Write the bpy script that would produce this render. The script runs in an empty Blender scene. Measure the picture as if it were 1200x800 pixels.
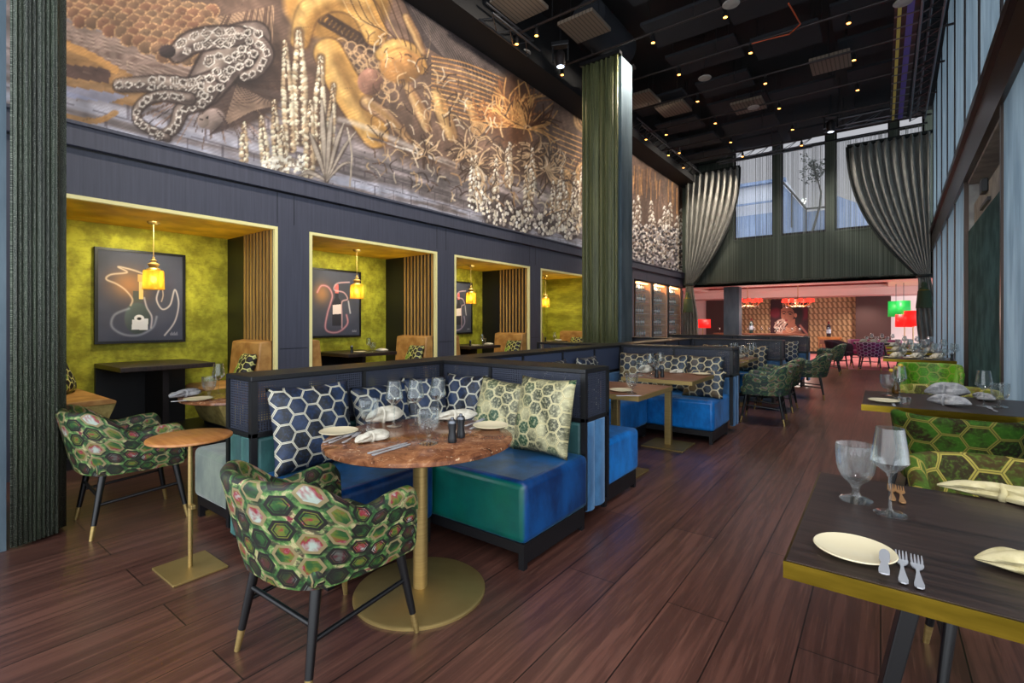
import bpy, bmesh, math, random
import numpy as np
from mathutils import Vector, Matrix
R = random.Random(7)
PI = math.pi
sc = bpy.context.scene
COL = sc.collection

# ------------------------------------------------------------------ camera geometry (1200x800 frame)
F, VPX, H, HY = 573.0, 1032.0, 1.33, 377.0
TH = math.atan((VPX - 600) / F); SN, CS = math.sin(TH), math.cos(TH)
def at(x, y, z=0.0):                       # point at height z seen at (x, y) of the photograph
    d = F * (z - H) / (HY - y); l = (x - 600) / F * d
    return Vector((CS * l - SN * d, CS * d + SN * l, z))
def onX(x, y, X):
    u = (x - 600) / F; a = CS * u - SN; d = X / a
    return Vector((X, d * (CS + SN * u), H + (HY - y) * d / F))
def onY(x, y, Y):
    u = (x - 600) / F; d = Y / (CS + SN * u)
    return Vector((d * (CS * u - SN), Y, H + (HY - y) * d / F))
cam = bpy.data.cameras.new('camera'); camo = bpy.data.objects.new('camera', cam); COL.objects.link(camo)
cam.sensor_width = 36; cam.lens = F / 1200 * 36; cam.clip_start = .02; cam.clip_end = 300
camo.location = (0, 0, H); camo.rotation_euler = (PI / 2, 0, TH)
cam.shift_y = -(400 - HY) / 1200
sc.camera = camo

# ------------------------------------------------------------------ mesh building
class MB:
    def __init__(s): s.v = []; s.f = []; s.uv = {}
    def add(s, vs, fs, uvs=None):
        o = len(s.v); s.v += [tuple(p) for p in vs]
        for i, f in enumerate(fs):
            s.f.append(tuple(o + k for k in f))
            if uvs: s.uv[len(s.f) - 1] = [uvs[k] for k in f]
        return s
    def box(s, x0, x1, y0, y1, z0, z1):
        vs = [(x, y, z) for z in (z0, z1) for y in (y0, y1) for x in (x0, x1)]
        return s.add(vs, [(0, 2, 3, 1), (4, 5, 7, 6), (0, 1, 5, 4), (2, 6, 7, 3), (0, 4, 6, 2), (1, 3, 7, 5)])
    def cbox(s, c, sz, rz=0, rx=0, ry=0):
        M = Matrix.Translation(c) @ Matrix.Rotation(rz, 4, 'Z') @ Matrix.Rotation(ry, 4, 'Y') @ Matrix.Rotation(rx, 4, 'X')
        o = len(s.v); h = [k / 2 for k in sz]; s.box(-h[0], h[0], -h[1], h[1], -h[2], h[2])
        for i in range(o, len(s.v)): s.v[i] = tuple(M @ Vector(s.v[i]))
        return s
    def grid(s, fn, nu, nv, uvf=None, cu=False, cv=False):
        vs = [fn(i / nu, j / nv) for j in range(nv + (0 if cv else 1)) for i in range(nu + (0 if cu else 1))]
        W = nu + (0 if cu else 1); Hh = nv + (0 if cv else 1); o = len(s.v); s.v += [tuple(p) for p in vs]
        for j in range(nv):
            for i in range(nu):
                a, b = i, (i + 1) % W; c, d = j, (j + 1) % Hh
                s.f.append((o + c * W + a, o + c * W + b, o + d * W + b, o + d * W + a))
                if uvf: s.uv[len(s.f) - 1] = [uvf(i / nu, j / nv), uvf((i + 1) / nu, j / nv), uvf((i + 1) / nu, (j + 1) / nv), uvf(i / nu, (j + 1) / nv)]
        return s
    def tube(s, pts, r, n=10, cap=True, closed=False):
        pts = [Vector(p) for p in pts]; m = len(pts); rs = r if isinstance(r, (list, tuple)) else [r] * m
        o = len(s.v); up = None
        for i, p in enumerate(pts):
            t = (pts[(i + 1) % m] - pts[i - 1]) if closed else (pts[min(i + 1, m - 1)] - pts[max(i - 1, 0)])
            t.normalize()
            if up is None: up = Vector((0, 0, 1)) if abs(t.z) < .9 else Vector((1, 0, 0))
            a = t.cross(up); a.normalize(); b = a.cross(t); b.normalize(); up = b
            for k in range(n):
                w = 2 * PI * k / n; s.v.append(tuple(p + rs[i] * (math.cos(w) * a + math.sin(w) * b)))
        for i in range(m if closed else m - 1):
            i2 = (i + 1) % m
            for k in range(n): s.f.append((o + i * n + k, o + i * n + (k + 1) % n, o + i2 * n + (k + 1) % n, o + i2 * n + k))
        if cap and not closed:
            s.f.append(tuple(o + k for k in reversed(range(n)))); s.f.append(tuple(o + (m - 1) * n + k for k in range(n)))
        return s
    def lathe(s, prof, c=(0, 0, 0), n=28, mod=None, cap=True):
        o = len(s.v); m = len(prof)
        for j, (r, z) in enumerate(prof):
            for k in range(n):
                w = 2 * PI * k / n; q = r * (mod(w, j) if mod else 1)
                s.v.append((c[0] + q * math.cos(w), c[1] + q * math.sin(w), c[2] + z))
        for j in range(m - 1):
            for k in range(n): s.f.append((o + j * n + k, o + j * n + (k + 1) % n, o + (j + 1) * n + (k + 1) % n, o + (j + 1) * n + k))
        if cap:
            if prof[0][0] > 1e-4: s.f.append(tuple(o + k for k in reversed(range(n))))
            if prof[-1][0] > 1e-4: s.f.append(tuple(o + (m - 1) * n + k for k in range(n)))
        return s
    def prism(s, poly, ax, a, b):            # poly in the two other axes, extruded along ax from a to b
        n = len(poly)
        def mk(p, t): return {'X': (t, p[0], p[1]), 'Y': (p[0], t, p[1]), 'Z': (p[0], p[1], t)}[ax]
        vs = [mk(p, a) for p in poly] + [mk(p, b) for p in poly]
        return s.add(vs, [tuple(reversed(range(n))), tuple(range(n, 2 * n))] + [(i, (i + 1) % n, n + (i + 1) % n, n + i) for i in range(n)])
    def build(s, name, m, parent=None, smooth=False, bev=0, seg=2, sub=0, uv=None, solid=0, fix=True):
        me = bpy.data.meshes.new(name); me.from_pydata(s.v, [], s.f)
        bm = bmesh.new(); bm.from_mesh(me)
        if fix: bmesh.ops.recalc_face_normals(bm, faces=bm.faces)
        bm.to_mesh(me); bm.free()
        if s.uv:
            L = me.uv_layers.new(name='UVMap')
            for p in me.polygons:
                q = s.uv.get(p.index)
                if q:
                    ring = list(s.f[p.index])
                    for li in p.loop_indices: L.data[li].uv = q[ring.index(me.loops[li].vertex_index)]
        elif uv: box_uv(me, uv)
        if m: me.materials.append(m)
        if smooth:
            me.polygons.foreach_set('use_smooth', [True] * len(me.polygons))
        o = bpy.data.objects.new(name, me); COL.objects.link(o)
        if parent: o.parent = parent
        if bev:
            b = o.modifiers.new('b', 'BEVEL'); b.width = bev; b.segments = seg; b.limit_method = 'ANGLE'; b.angle_limit = .6
        if sub:
            b = o.modifiers.new('s', 'SUBSURF'); b.levels = b.render_levels = sub
        if solid:
            b = o.modifiers.new('t', 'SOLIDIFY'); b.thickness = solid; b.offset = 0
        if smooth and not sub:
            try: me.set_sharp_from_angle(angle=.8)
            except Exception: pass
        return o
def box_uv(me, off=0.0):
    L = me.uv_layers.new(name='UVMap')
    for p in me.polygons:
        n = p.normal; ax = max(range(3), key=lambda i: abs(n[i]))
        for li in p.loop_indices:
            c = me.vertices[me.loops[li].vertex_index].co
            L.data[li].uv = (c.y + off, c.z) if ax == 0 else ((c.x + off, c.z) if ax == 1 else (c.x + off, c.y))

def tag(o, label=None, cat=None, group=None, kind=None):
    if label: o['label'] = label
    if cat: o['category'] = cat
    if group: o['group'] = group
    if kind: o['kind'] = kind
    return o
def thing(name, label, cat, loc=(0, 0, 0), rz=0, group=None):
    o = bpy.data.objects.new(name, None); COL.objects.link(o); o.empty_display_size = .05
    o.location = loc; o.rotation_euler = (0, 0, rz)
    return tag(o, label, cat, group)
def struct(o): o['kind'] = 'structure'; return o
KIDS = {}
def kids(o):
    if o.name not in KIDS: KIDS[o.name] = [c for c in COL.objects if c.parent == o]
    return KIDS[o.name]
def dup(root, loc, rz=0, label=None, group=None, scale=None):
    r = root.copy(); COL.objects.link(r); r.location = loc
    if rz is not None: r.rotation_euler = (0, 0, rz)
    if scale: r.scale = scale if isinstance(scale, tuple) else (scale,) * 3
    if label: r['label'] = label
    if group: r['group'] = group
    for ch in kids(root):
        c = ch.copy(); COL.objects.link(c); c.parent = r
        for g in kids(ch):
            d = g.copy(); COL.objects.link(d); d.parent = c
    return r
class Kind:                                  # first use moves the prototype itself, later uses copy it
    def __init__(s, root): s.root = root; s.used = False
    def put(s, loc, rz=0, label=None, group=None, scale=None):
        if not s.used:
            s.used = True; o = s.root; kids(o)
            for c in kids(o): kids(c)
            o.location = loc; o.rotation_euler = (0, 0, rz)
            if scale: o.scale = scale if isinstance(scale, tuple) else (scale,) * 3
            if label: o['label'] = label
            if group: o['group'] = group
            return o
        return dup(s.root, loc, rz, label, group, scale or (1, 1, 1))

# ------------------------------------------------------------------ materials
def lin(c):
    return tuple(((v / 255) / 12.92 if v / 255 <= .04045 else ((v / 255 + .055) / 1.055) ** 2.4) for v in c)
class NT:
    def __init__(s, nt): s.nt = nt
    def n(s, t, ins=None, **pr):
        q = s.nt.nodes.new(t)
        for k, v in pr.items(): setattr(q, k, v)
        for k, v in (ins or {}).items():
            so = q.inputs[k]
            if isinstance(v, bpy.types.NodeSocket): s.nt.links.new(v, so)
            else:
                if isinstance(v, (tuple, list)) and len(v) == 3 and so.type == 'RGBA': v = (*v, 1)
                so.default_value = v
        return q
    def math(s, op, a, b=0.0, c=None, clamp=False):
        q = s.n('ShaderNodeMath', {0: a, 1: b}, operation=op, use_clamp=clamp)
        if c is not None:
            if isinstance(c, bpy.types.NodeSocket): s.nt.links.new(c, q.inputs[2])
            else: q.inputs[2].default_value = c
        return q.outputs[0]
    def vm(s, op, a, b=(0, 0, 0)):
        q = s.n('ShaderNodeVectorMath', {0: a, 1: b}, operation=op)
        return q.outputs['Value'] if op in ('DOT_PRODUCT', 'LENGTH') else q.outputs['Vector']
    def mix(s, f, a, b, blend='MIX'):
        q = s.n('ShaderNodeMix', data_type='RGBA', blend_type=blend)
        for k, v in ((0, f), (6, a), (7, b)):
            so = q.inputs[k]
            if isinstance(v, bpy.types.NodeSocket): s.nt.links.new(v, so)
            else: so.default_value = (*v, 1) if isinstance(v, (tuple, list)) and len(v) == 3 else v
        return q.outputs[2]
    def step(s, x, lo, hi):
        return s.n('ShaderNodeMapRange', {0: x, 1: lo, 2: hi, 3: 0.0, 4: 1.0}, interpolation_type='SMOOTHSTEP').outputs[0]
    def ramp(s, f, stops, interp='LINEAR'):
        q = s.n('ShaderNodeValToRGB', {0: f}); cr = q.color_ramp; cr.interpolation = interp
        while len(cr.elements) < len(stops): cr.elements.new(.5)
        for e, (p, c) in zip(cr.elements, stops): e.position = p; e.color = (*c, 1)
        return q.outputs[0]
    def noise(s, vec, scale, detail=4, rough=.55, out=0, dist=0):
        return s.n('ShaderNodeTexNoise', {'Vector': vec, 'Scale': scale, 'Detail': detail, 'Roughness': rough, 'Distortion': dist}).outputs[out]
    def coord(s, w='Object'): return s.n('ShaderNodeTexCoord').outputs[w]
    def mapping(s, v, sc_=(1, 1, 1), rot=(0, 0, 0), loc=(0, 0, 0)):
        return s.n('ShaderNodeMapping', {'Vector': v, 'Scale': sc_, 'Rotation': rot, 'Location': loc}).outputs[0]
    def sep(s, v): q = s.n('ShaderNodeSeparateXYZ', {0: v}); return q.outputs[0], q.outputs[1], q.outputs[2]
    def comb(s, x, y, z=0.0): return s.n('ShaderNodeCombineXYZ', {0: x, 1: y, 2: z}).outputs[0]
    def bump(s, h, st=.3, d=.01): return s.n('ShaderNodeBump', {'Height': h, 'Strength': st, 'Distance': d}).outputs[0]
    def hexa(s, vec, size):                  # -> distance from the cell's edge (0 .. .5), id vector
        x, y, z = s.sep(vec)
        p = s.vm('SCALE', s.comb(y, x)); p.node.inputs[3].default_value = 1 / size
        S_ = (1, 1.7320508, 1)
        q = s.vm('DIVIDE', p, S_)
        def cen(v): return s.vm('MULTIPLY', s.vm('SUBTRACT', v, s.vm('FLOOR', s.vm('ADD', v, (.5, .5, .5)))), S_)
        a = cen(q); b = cen(s.vm('ADD', q, (.5, .5, 0)))
        sel = s.math('LESS_THAN', s.vm('DOT_PRODUCT', a, a), s.vm('DOT_PRODUCT', b, b))
        g = s.mix(sel, b, a)
        ab = s.vm('ABSOLUTE', g); ax, ay, az = s.sep(ab)
        hd = s.math('MAXIMUM', s.vm('DOT_PRODUCT', ab, (.5, .8660254, 0)), ax)
        idv = s.vm('FLOOR', s.vm('ADD', s.vm('MULTIPLY', s.vm('SUBTRACT', p, g), (4, 4, 0)), (.5, .5, 0)))
        return s.math('SUBTRACT', .5, hd), idv
MATS = {}
def mat(name, col=(128, 128, 128), rough=.5, metal=0.0, fn=None, **kw):
    if name in MATS: return MATS[name]
    m = bpy.data.materials.new(name); m.use_nodes = True; t = NT(m.node_tree); b = m.node_tree.nodes['Principled BSDF']
    b.inputs['Base Color'].default_value = (*lin(col), 1); b.inputs['Roughness'].default_value = rough; b.inputs['Metallic'].default_value = metal
    for k, v in kw.items():
        so = b.inputs[k.replace('_', ' ')]
        so.default_value = (*v, 1) if so.type == 'RGBA' and len(v) == 3 else v
    if fn:
        r = fn(t, b)
        if r is not None: m.node_tree.links.new(r, b.inputs['Base Color'])
    MATS[name] = m; return m
def bumpto(t, b, h, st=.3, d=.01): t.nt.links.new(t.bump(h, st, d), b.inputs['Normal'])
def mottle(c1, c2, scale=3, detail=5, bump=0, coord='Object', st=(1, 1, 1), bs=40, lo=.35, hi=.65):
    def fn(t, b):
        v = t.mapping(t.coord(coord), st); f = t.step(t.noise(v, scale, detail), lo, hi)
        if bump: bumpto(t, b, t.noise(v, bs, 3), bump, .004)
        return t.mix(f, lin(c1), lin(c2))
    return fn
def f_floor(t, b):
    v = t.mapping(t.coord(), rot=(0, 0, PI / 2))
    br = t.n('ShaderNodeTexBrick', {'Vector': v, 'Color1': (0, 0, 0), 'Color2': (1, 1, 1), 'Mortar': (.5, .5, .5), 'Scale': 1.0, 'Mortar Size': .003, 'Mortar Smooth': .1, 'Bias': 0.0, 'Brick Width': 2.3, 'Row Height': .27}, offset=.37)
    g = t.noise(t.mapping(t.coord(), (28, 1.3, 1)), 1.0, 6, .6, dist=.6); g2 = t.noise(t.mapping(t.coord(), (90, 3, 1)), 1.0, 3)
    c = t.mix(br.outputs[0], lin((84, 51, 42)), lin((106, 69, 58)))
    c = t.mix(t.step(g, .42, .62), t.mix(.55, c, lin((48, 28, 25))), c)
    c = t.mix(t.math('MULTIPLY', t.step(g2, .55, .75), .35), c, lin((135, 95, 78)))
    c = t.mix(br.outputs[1], c, lin((28, 17, 15)))
    bumpto(t, b, t.math('SUBTRACT', g2, t.math('MULTIPLY', br.outputs[1], 2)), .12, .003)
    return c
def f_panel(t, b):
    v = t.mapping(t.coord(), (30, 30, 1.2)); g = t.noise(v, 1.2, 5, .6)
    bumpto(t, b, g, .2, .003)
    return t.mix(g, lin((54, 55, 66)), lin((84, 86, 102)))
def f_lime(t, b):
    v = t.coord(); f = t.noise(t.mapping(v, (1, 3, 3)), 1.5, 6, .65); g = t.noise(t.mapping(v, (1, 8, 30)), 1.5, 4)
    bumpto(t, b, g, .2, .004)
    c = t.mix(t.step(f, .35, .7), lin((140, 136, 26)), lin((206, 204, 62)))
    return t.mix(t.math('MULTIPLY', t.step(g, .5, .75), .4), c, lin((96, 88, 22)))
def f_bluefab(t, b):
    v = t.coord(); f = t.noise(t.mapping(v, (3, 3, .7)), 1.3, 6, .6); g = t.noise(t.mapping(v, (60, 60, 8)), 1.0, 3)
    h = t.noise(t.mapping(v, (6, 6, 60)), 1.0, 3); bumpto(t, b, h, .15, .003)
    c = t.mix(t.step(f, .3, .7), lin((104, 122, 134)), lin((142, 160, 170)))
    c = t.mix(t.math('MULTIPLY', g, .35), c, lin((88, 106, 120)))
    tl = t.n('ShaderNodeBsdfTranslucent', {0: c}); mx = t.n('ShaderNodeMixShader', {0: .5, 1: b.outputs[0], 2: tl.outputs[0]})
    t.nt.links.new(mx.outputs[0], t.nt.nodes['Material Output'].inputs[0])
    return c
def f_marble(t, b):
    v = t.coord(); f = t.noise(v, 9, 7, .65, dist=1.5); g = t.noise(v, 30, 5, .6, dist=2)
    c = t.ramp(f, [(.3, lin((66, 38, 28))), (.5, lin((122, 76, 50))), (.62, lin((150, 100, 66))), (.75, lin((196, 158, 122)))])
    return t.mix(t.step(g, .62, .7), c, lin((205, 170, 135)))
def f_darkwood(t, b):
    v = t.coord(); g = t.noise(t.mapping(v, (2.5, 45, 8)), 1.0, 5, .6, dist=.4); bumpto(t, b, g, .15, .002)
    return t.mix(t.step(g, .3, .7), lin((28, 20, 18)), lin((54, 40, 35)))
def f_wood(c1, c2, st=(3, 40, 10)):
    def fn(t, b):
        g = t.noise(t.mapping(t.coord(), st), 1.0, 5, .6, dist=.4); bumpto(t, b, g, .1, .002)
        return t.mix(t.step(g, .3, .7), lin(c1), lin(c2))
    return fn
def f_velvet(c1, c2, c3=None, s=5.0):
    def fn(t, b):
        v = t.coord(); f = t.noise(t.mapping(v, (1, 1, .5)), s, 6, .65); g = t.noise(v, 1.6, 2)
        bumpto(t, b, t.noise(v, 260, 2), .15, .002)
        c = t.mix(t.step(f, .35, .68), lin(c1), lin(c2))
        return t.mix(t.step(g, .48, .6), c, lin(c3)) if c3 else c
    return fn
def f_mosaic(tint=(0, 0, 0), size=.092):     # separate hexagon rings on a watercolour ground
    def fn(t, b):
        uv = t.coord('UV'); d, idv = t.hexa(uv, size)
        wn = t.n('ShaderNodeTexWhiteNoise', {'Vector': idv}, noise_dimensions='3D'); r = wn.outputs['Value']
        n1 = t.noise(uv, 16, 4, .6, dist=.5); n2 = t.noise(uv, 9, 4, .6, dist=.4); n3 = t.noise(uv, 45, 3)
        gnd = t.ramp(n1, [(.34, lin((12, 22, 14))), (.45, lin((34, 78, 36))), (.54, lin((92, 132, 66))), (.62, lin((190, 178, 128))), (.70, lin((120, 20, 50)))])
        ins = t.ramp(n2, [(.34, lin((10, 22, 14))), (.45, lin((34, 84, 34))), (.52, lin((104, 112, 36))), (.58, lin((140, 16, 48))), (.66, lin((168, 182, 168)))])
        ins = t.mix(t.math('MULTIPLY', t.math('GREATER_THAN', r, .62), .75), ins, lin((24, 20, 22)))
        ring = t.mix(t.math('GREATER_THAN', wn.outputs['Color'].node.outputs['Value'], .38), lin((140, 124, 86)), lin((13, 12, 12)))
        gnd = t.mix(t.math('MULTIPLY', t.step(t.noise(uv, 24, 4), .48, .6), .85), gnd, lin((20, 18, 18)))
        c = t.mix(t.step(d, .085, .10), gnd, ring)
        c = t.mix(t.step(d, .195, .21), c, ins)
        c = t.mix(t.math('MULTIPLY', t.math('MULTIPLY', t.step(d, .235, .245), t.math('SUBTRACT', 1, t.step(d, .28, .29))), t.math('GREATER_THAN', r, .35)), c, lin((14, 12, 13)))
        c = t.mix(t.math('MULTIPLY', n3, .25), c, lin((60, 56, 40)))
        bumpto(t, b, t.step(d, .02, .08), .25, .004)
        if tint != (0, 0, 0): c = t.mix(.15, c, lin(tint))
        return c
    return fn
def f_honey(line, c1, c2, c3, size=.1, w=.06, dbl=True, coord='UV', nscale=8):
    def fn(t, b):
        uv = t.coord(coord); d, idv = t.hexa(uv, size)
        r = t.n('ShaderNodeTexWhiteNoise', {'Vector': idv}, noise_dimensions='3D').outputs['Value']
        n = t.noise(uv, nscale, 3); n2 = t.noise(uv, 60, 3)
        cell = t.mix(t.step(n, .4, .6), lin(c1), lin(c2)); cell = t.mix(t.step(r, .5, .9), cell, lin(c3))
        cell = t.mix(t.math('MULTIPLY', t.step(n2, .45, .7), .4), cell, lin(tuple(min(255, k * 1.3 + 8) for k in c2)))
        m = t.step(d, w, w + .02)
        c = t.mix(m, lin(line), cell)
        if dbl: c = t.mix(t.math('MULTIPLY', t.math('SUBTRACT', 1, t.step(d, .008, .02)), .8), c, lin(tuple(k * .45 for k in line)))
        bumpto(t, b, m, -.3, .004)
        return c
    return fn
def f_cane(t, b):
    uv = t.coord('UV'); x, y, z = t.sep(uv)
    def lines(c, k): return t.math('LESS_THAN', t.math('FRACT', t.math('MULTIPLY', c, k)), .5)
    m = t.math('MAXIMUM', lines(x, 62), lines(y, 62))
    tr = t.n('ShaderNodeBsdfTransparent'); mx = t.n('ShaderNodeMixShader', {0: m, 1: tr.outputs[0], 2: b.outputs[0]})
    t.nt.links.new(mx.outputs[0], t.nt.nodes['Material Output'].inputs[0])
def f_strings(k, dens, c1, c2):
    def fn(t, b):
        uv = t.coord('UV'); x, y, z = t.sep(uv)
        n = t.n('ShaderNodeTexWhiteNoise', {'W': t.math('FLOOR', t.math('MULTIPLY', x, k))}, noise_dimensions='1D').outputs['Value']
        m = t.math('LESS_THAN', n, dens)
        tr = t.n('ShaderNodeBsdfTransparent'); mx = t.n('ShaderNodeMixShader', {0: m, 1: tr.outputs[0], 2: b.outputs[0]})
        t.nt.links.new(mx.outputs[0], t.nt.nodes['Material Output'].inputs[0])
        return t.mix(t.math('FRACT', t.math('MULTIPLY', n, 37)), lin(c1), lin(c2))
    return fn
def f_bead(c1, c2, c3):
    def fn(t, b):
        uv = t.coord('UV'); n = t.noise(t.mapping(uv, (240, 14, 1)), 1.0, 4, .7); g = t.noise(t.mapping(uv, (40, 1, 1)), 1.0, 3); s = t.noise(t.mapping(uv, (300, 300, 1)), 1.0, 2)
        bumpto(t, b, n, .6, .01)
        c = t.mix(t.step(g, .35, .65), lin(c1), lin(c2)); c = t.mix(t.math('MULTIPLY', t.step(s, .54, .64), .7), c, lin(c3))
        return t.mix(t.math('MULTIPLY', t.step(n, .5, .7), .7), c, lin((10, 14, 10)))
    return fn
def f_vcol(t, b):
    return t.n('ShaderNodeVertexColor', layer_name='Col').outputs[0]
def f_tiles(t, b):                           # slanted relief tiles of the end wall
    x, y, z = t.sep(t.coord())
    u = t.math('MULTIPLY', t.math('ADD', x, t.math('MULTIPLY', z, .35)), 6.0); v = t.math('MULTIPLY', z, 4.2)
    fu = t.math('FRACT', t.math('ADD', u, t.math('MULTIPLY', t.math('FLOOR', v), .5))); fv = t.math('FRACT', v)
    n = t.noise(t.coord(), 14, 3)
    c = t.mix(t.step(fu, .42, .58), lin((196, 162, 116)), lin((122, 92, 58)))
    c = t.mix(t.math('MULTIPLY', t.step(t.math('ABSOLUTE', t.math('SUBTRACT', fv, .5)), .38, .5), .7), c, lin((50, 34, 24)))
    return t.mix(t.math('MULTIPLY', n, .4), c, lin((120, 96, 66)))

m_floor = mat('floor_wood', rough=.32, fn=f_floor, Coat_Weight=.3, Coat_Roughness=.26)
m_panel = mat('blue_black_panel', rough=.5, fn=f_panel)
m_black = mat('black_frame', (17, 17, 20), .42)
m_blackleg = mat('black_leg', (14, 14, 16), .35)
m_ceil = mat('ceiling_black', (16, 16, 18), .8)
m_acou = mat('acoustic_panel', (30, 32, 38), .85)
m_perf = mat('perforated_panel', (112, 100, 88), .8, fn=lambda t, b: t.mix(t.math('MULTIPLY', t.math('LESS_THAN', t.math('FRACT', t.math('MULTIPLY', t.sep(t.coord())[0], 14)), .25), .6), lin((120, 106, 92)), lin((40, 36, 32))))
m_steel = mat('dull_steel', (110, 112, 118), .4, 1.0)
m_lime = mat('lime_velvet_wall', rough=.75, fn=f_lime)
m_gold = mat('gold_ceiling', rough=.5, fn=mottle((178, 134, 18), (220, 172, 34), 2.5))
m_trim = mat('pale_brass_trim', (246, 236, 168), .4)
m_brass = mat('brushed_brass', (176, 152, 92), .46, .8, fn=lambda t, b: t.mix(t.noise(t.mapping(t.coord(), (2, 2, 60)), 1.5, 3), lin((150, 124, 72)), lin((200, 172, 112))))
m_brass2 = mat('brass_edge', (176, 150, 40), .28, 1.0, fn=lambda t, b: t.mix(t.noise(t.mapping(t.coord(), (5, 5, 30)), 1.5, 3), lin((84, 70, 12)), lin((160, 132, 44))))
m_slat = mat('brass_slats', rough=.4, metal=.25, fn=lambda t, b: t.mix(t.noise(t.mapping(t.coord(), (8, 8, 1)), 2.0, 3), lin((150, 108, 50)), lin((206, 168, 104))))
m_tan = mat('tan_leather', rough=.5, fn=mottle((150, 104, 52), (184, 138, 78), 6, bump=.1))
m_olive = mat('olive_upholstery', rough=.7, fn=mottle((128, 112, 58), (172, 154, 92), 9, bump=.1))
m_bluefab = mat('blue_fabric_panel', rough=.7, fn=f_bluefab)
def f_greenfab(t, b):
    c = mottle((60, 92, 92), (88, 122, 122), 3, bump=.1)(t, b)
    tl = t.n('ShaderNodeBsdfTranslucent', {0: c}); t.nt.links.new(t.n('ShaderNodeMixShader', {0: .5, 1: b.outputs[0], 2: tl.outputs[0]}).outputs[0], t.nt.nodes['Material Output'].inputs[0])
    return c
m_greenfab = mat('dark_green_blind', rough=.8, fn=f_greenfab)
m_bronze = mat('bronze', (78, 66, 60), .32, .85)
m_bronze_d = mat('dark_bronze', (52, 46, 46), .4, .6)
m_concrete = mat('grey_plaster', rough=.8, fn=mottle((150, 148, 144), (178, 176, 170), 5))
m_marble = mat('brown_marble', rough=.16, fn=f_marble)
m_dwood = mat('dark_stained_oak', rough=.38, fn=f_darkwood)
m_mwood = mat('walnut_top', rough=.4, fn=f_wood((92, 56, 40), (140, 92, 66)))
m_owood = mat('orange_wood', rough=.45, fn=f_wood((164, 104, 44), (204, 142, 74)))
m_velvet = mat('blue_velvet', rough=.36, fn=f_velvet((0, 74, 138), (8, 120, 200)), Sheen_Weight=.2, Sheen_Roughness=.4, Sheen_Tint=(.3, .6, 1))
def f_painted_sheen(t, b):                         # blue velvet, the green sheen on front faces painted in by normal
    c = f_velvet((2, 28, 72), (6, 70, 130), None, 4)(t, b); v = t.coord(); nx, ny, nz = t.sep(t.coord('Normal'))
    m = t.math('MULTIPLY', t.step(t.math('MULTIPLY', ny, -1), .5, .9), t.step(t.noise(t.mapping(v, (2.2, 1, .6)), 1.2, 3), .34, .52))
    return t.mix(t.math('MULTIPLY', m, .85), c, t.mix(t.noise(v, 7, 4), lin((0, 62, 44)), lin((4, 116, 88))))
m_velvet2 = mat('blue_velvet_painted_sheen', rough=.32, fn=f_painted_sheen, Sheen_Weight=.15, Sheen_Roughness=.35, Sheen_Tint=(.3, .8, .9))
m_teal = mat('teal_velvet', rough=.6, fn=f_velvet((22, 58, 60), (50, 96, 94)), Sheen_Weight=.6, Sheen_Tint=(.4, .9, .8))
m_greyteal = mat('grey_teal_velvet', rough=.6, fn=f_velvet((84, 98, 90), (128, 138, 120)), Sheen_Weight=.5)
m_blueroll = mat('steel_blue_velvet', rough=.6, fn=f_velvet((34, 76, 112), (64, 116, 158)), Sheen_Weight=.5, Sheen_Tint=(.5, .7, 1))
m_cane = mat('cane_mesh', (48, 52, 66), .5, fn=f_cane)
m_capblue = mat('slate_blue_board', (62, 70, 92), .5)
m_mosaic = mat('hexagon_mosaic_fabric', rough=.6, fn=f_mosaic())
m_mosaic2 = mat('teal_mosaic_fabric', rough=.7, fn=f_mosaic((90, 130, 130), .1))
m_hgreen = mat('green_honeycomb_velvet', rough=.55, fn=f_honey((160, 170, 72), (70, 96, 18), (96, 160, 26), (78, 136, 22), .125, .045), Sheen_Weight=.4, Sheen_Roughness=.35, Sheen_Tint=(.5, .95, .2))
m_hyel = mat('yellow_honeycomb_velvet', rough=.55, fn=f_honey((188, 172, 92), (104, 84, 22), (112, 126, 30), (66, 50, 20), .125, .055), Sheen_Weight=.2, Sheen_Tint=(.8, .9, .2))
m_hdark = mat('dark_green_honeycomb_velvet', rough=.8, Specular_IOR_Level=.2, fn=f_honey((112, 106, 42), (36, 28, 8), (44, 78, 14), (28, 20, 7), .125, .045))
m_holive = mat('olive_honeycomb_velvet', rough=.8, Specular_IOR_Level=.2, fn=f_honey((142, 128, 56), (56, 42, 14), (58, 80, 18), (38, 28, 10), .125, .05))
m_pink = mat('pink_velvet', rough=.6, fn=f_velvet((150, 20, 90), (196, 50, 130)), Sheen_Weight=.5)
m_plum = mat('plum_velvet', rough=.7, fn=f_velvet((44, 14, 30), (70, 22, 46)))
m_pnavy = mat('navy_hexagon_pillow', rough=.55, fn=f_honey((190, 184, 164), (8, 13, 24), (20, 40, 70), (7, 9, 14), .098, .045))
m_pcream = mat('cream_hexagon_pillow', rough=.55, fn=f_honey((208, 192, 152), (20, 22, 28), (52, 64, 78), (110, 86, 42), .095, .055))
m_pgold = mat('gold_green_hexagon_pillow', rough=.5, fn=f_honey((206, 192, 142), (60, 62, 44), (178, 170, 130), (30, 66, 40), .088, .05, nscale=4))
m_plime = mat('black_lime_hexagon_pillow', rough=.6, fn=f_honey((200, 196, 120), (18, 16, 16), (24, 20, 20), (118, 150, 40), .08, .06, dbl=False))
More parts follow.
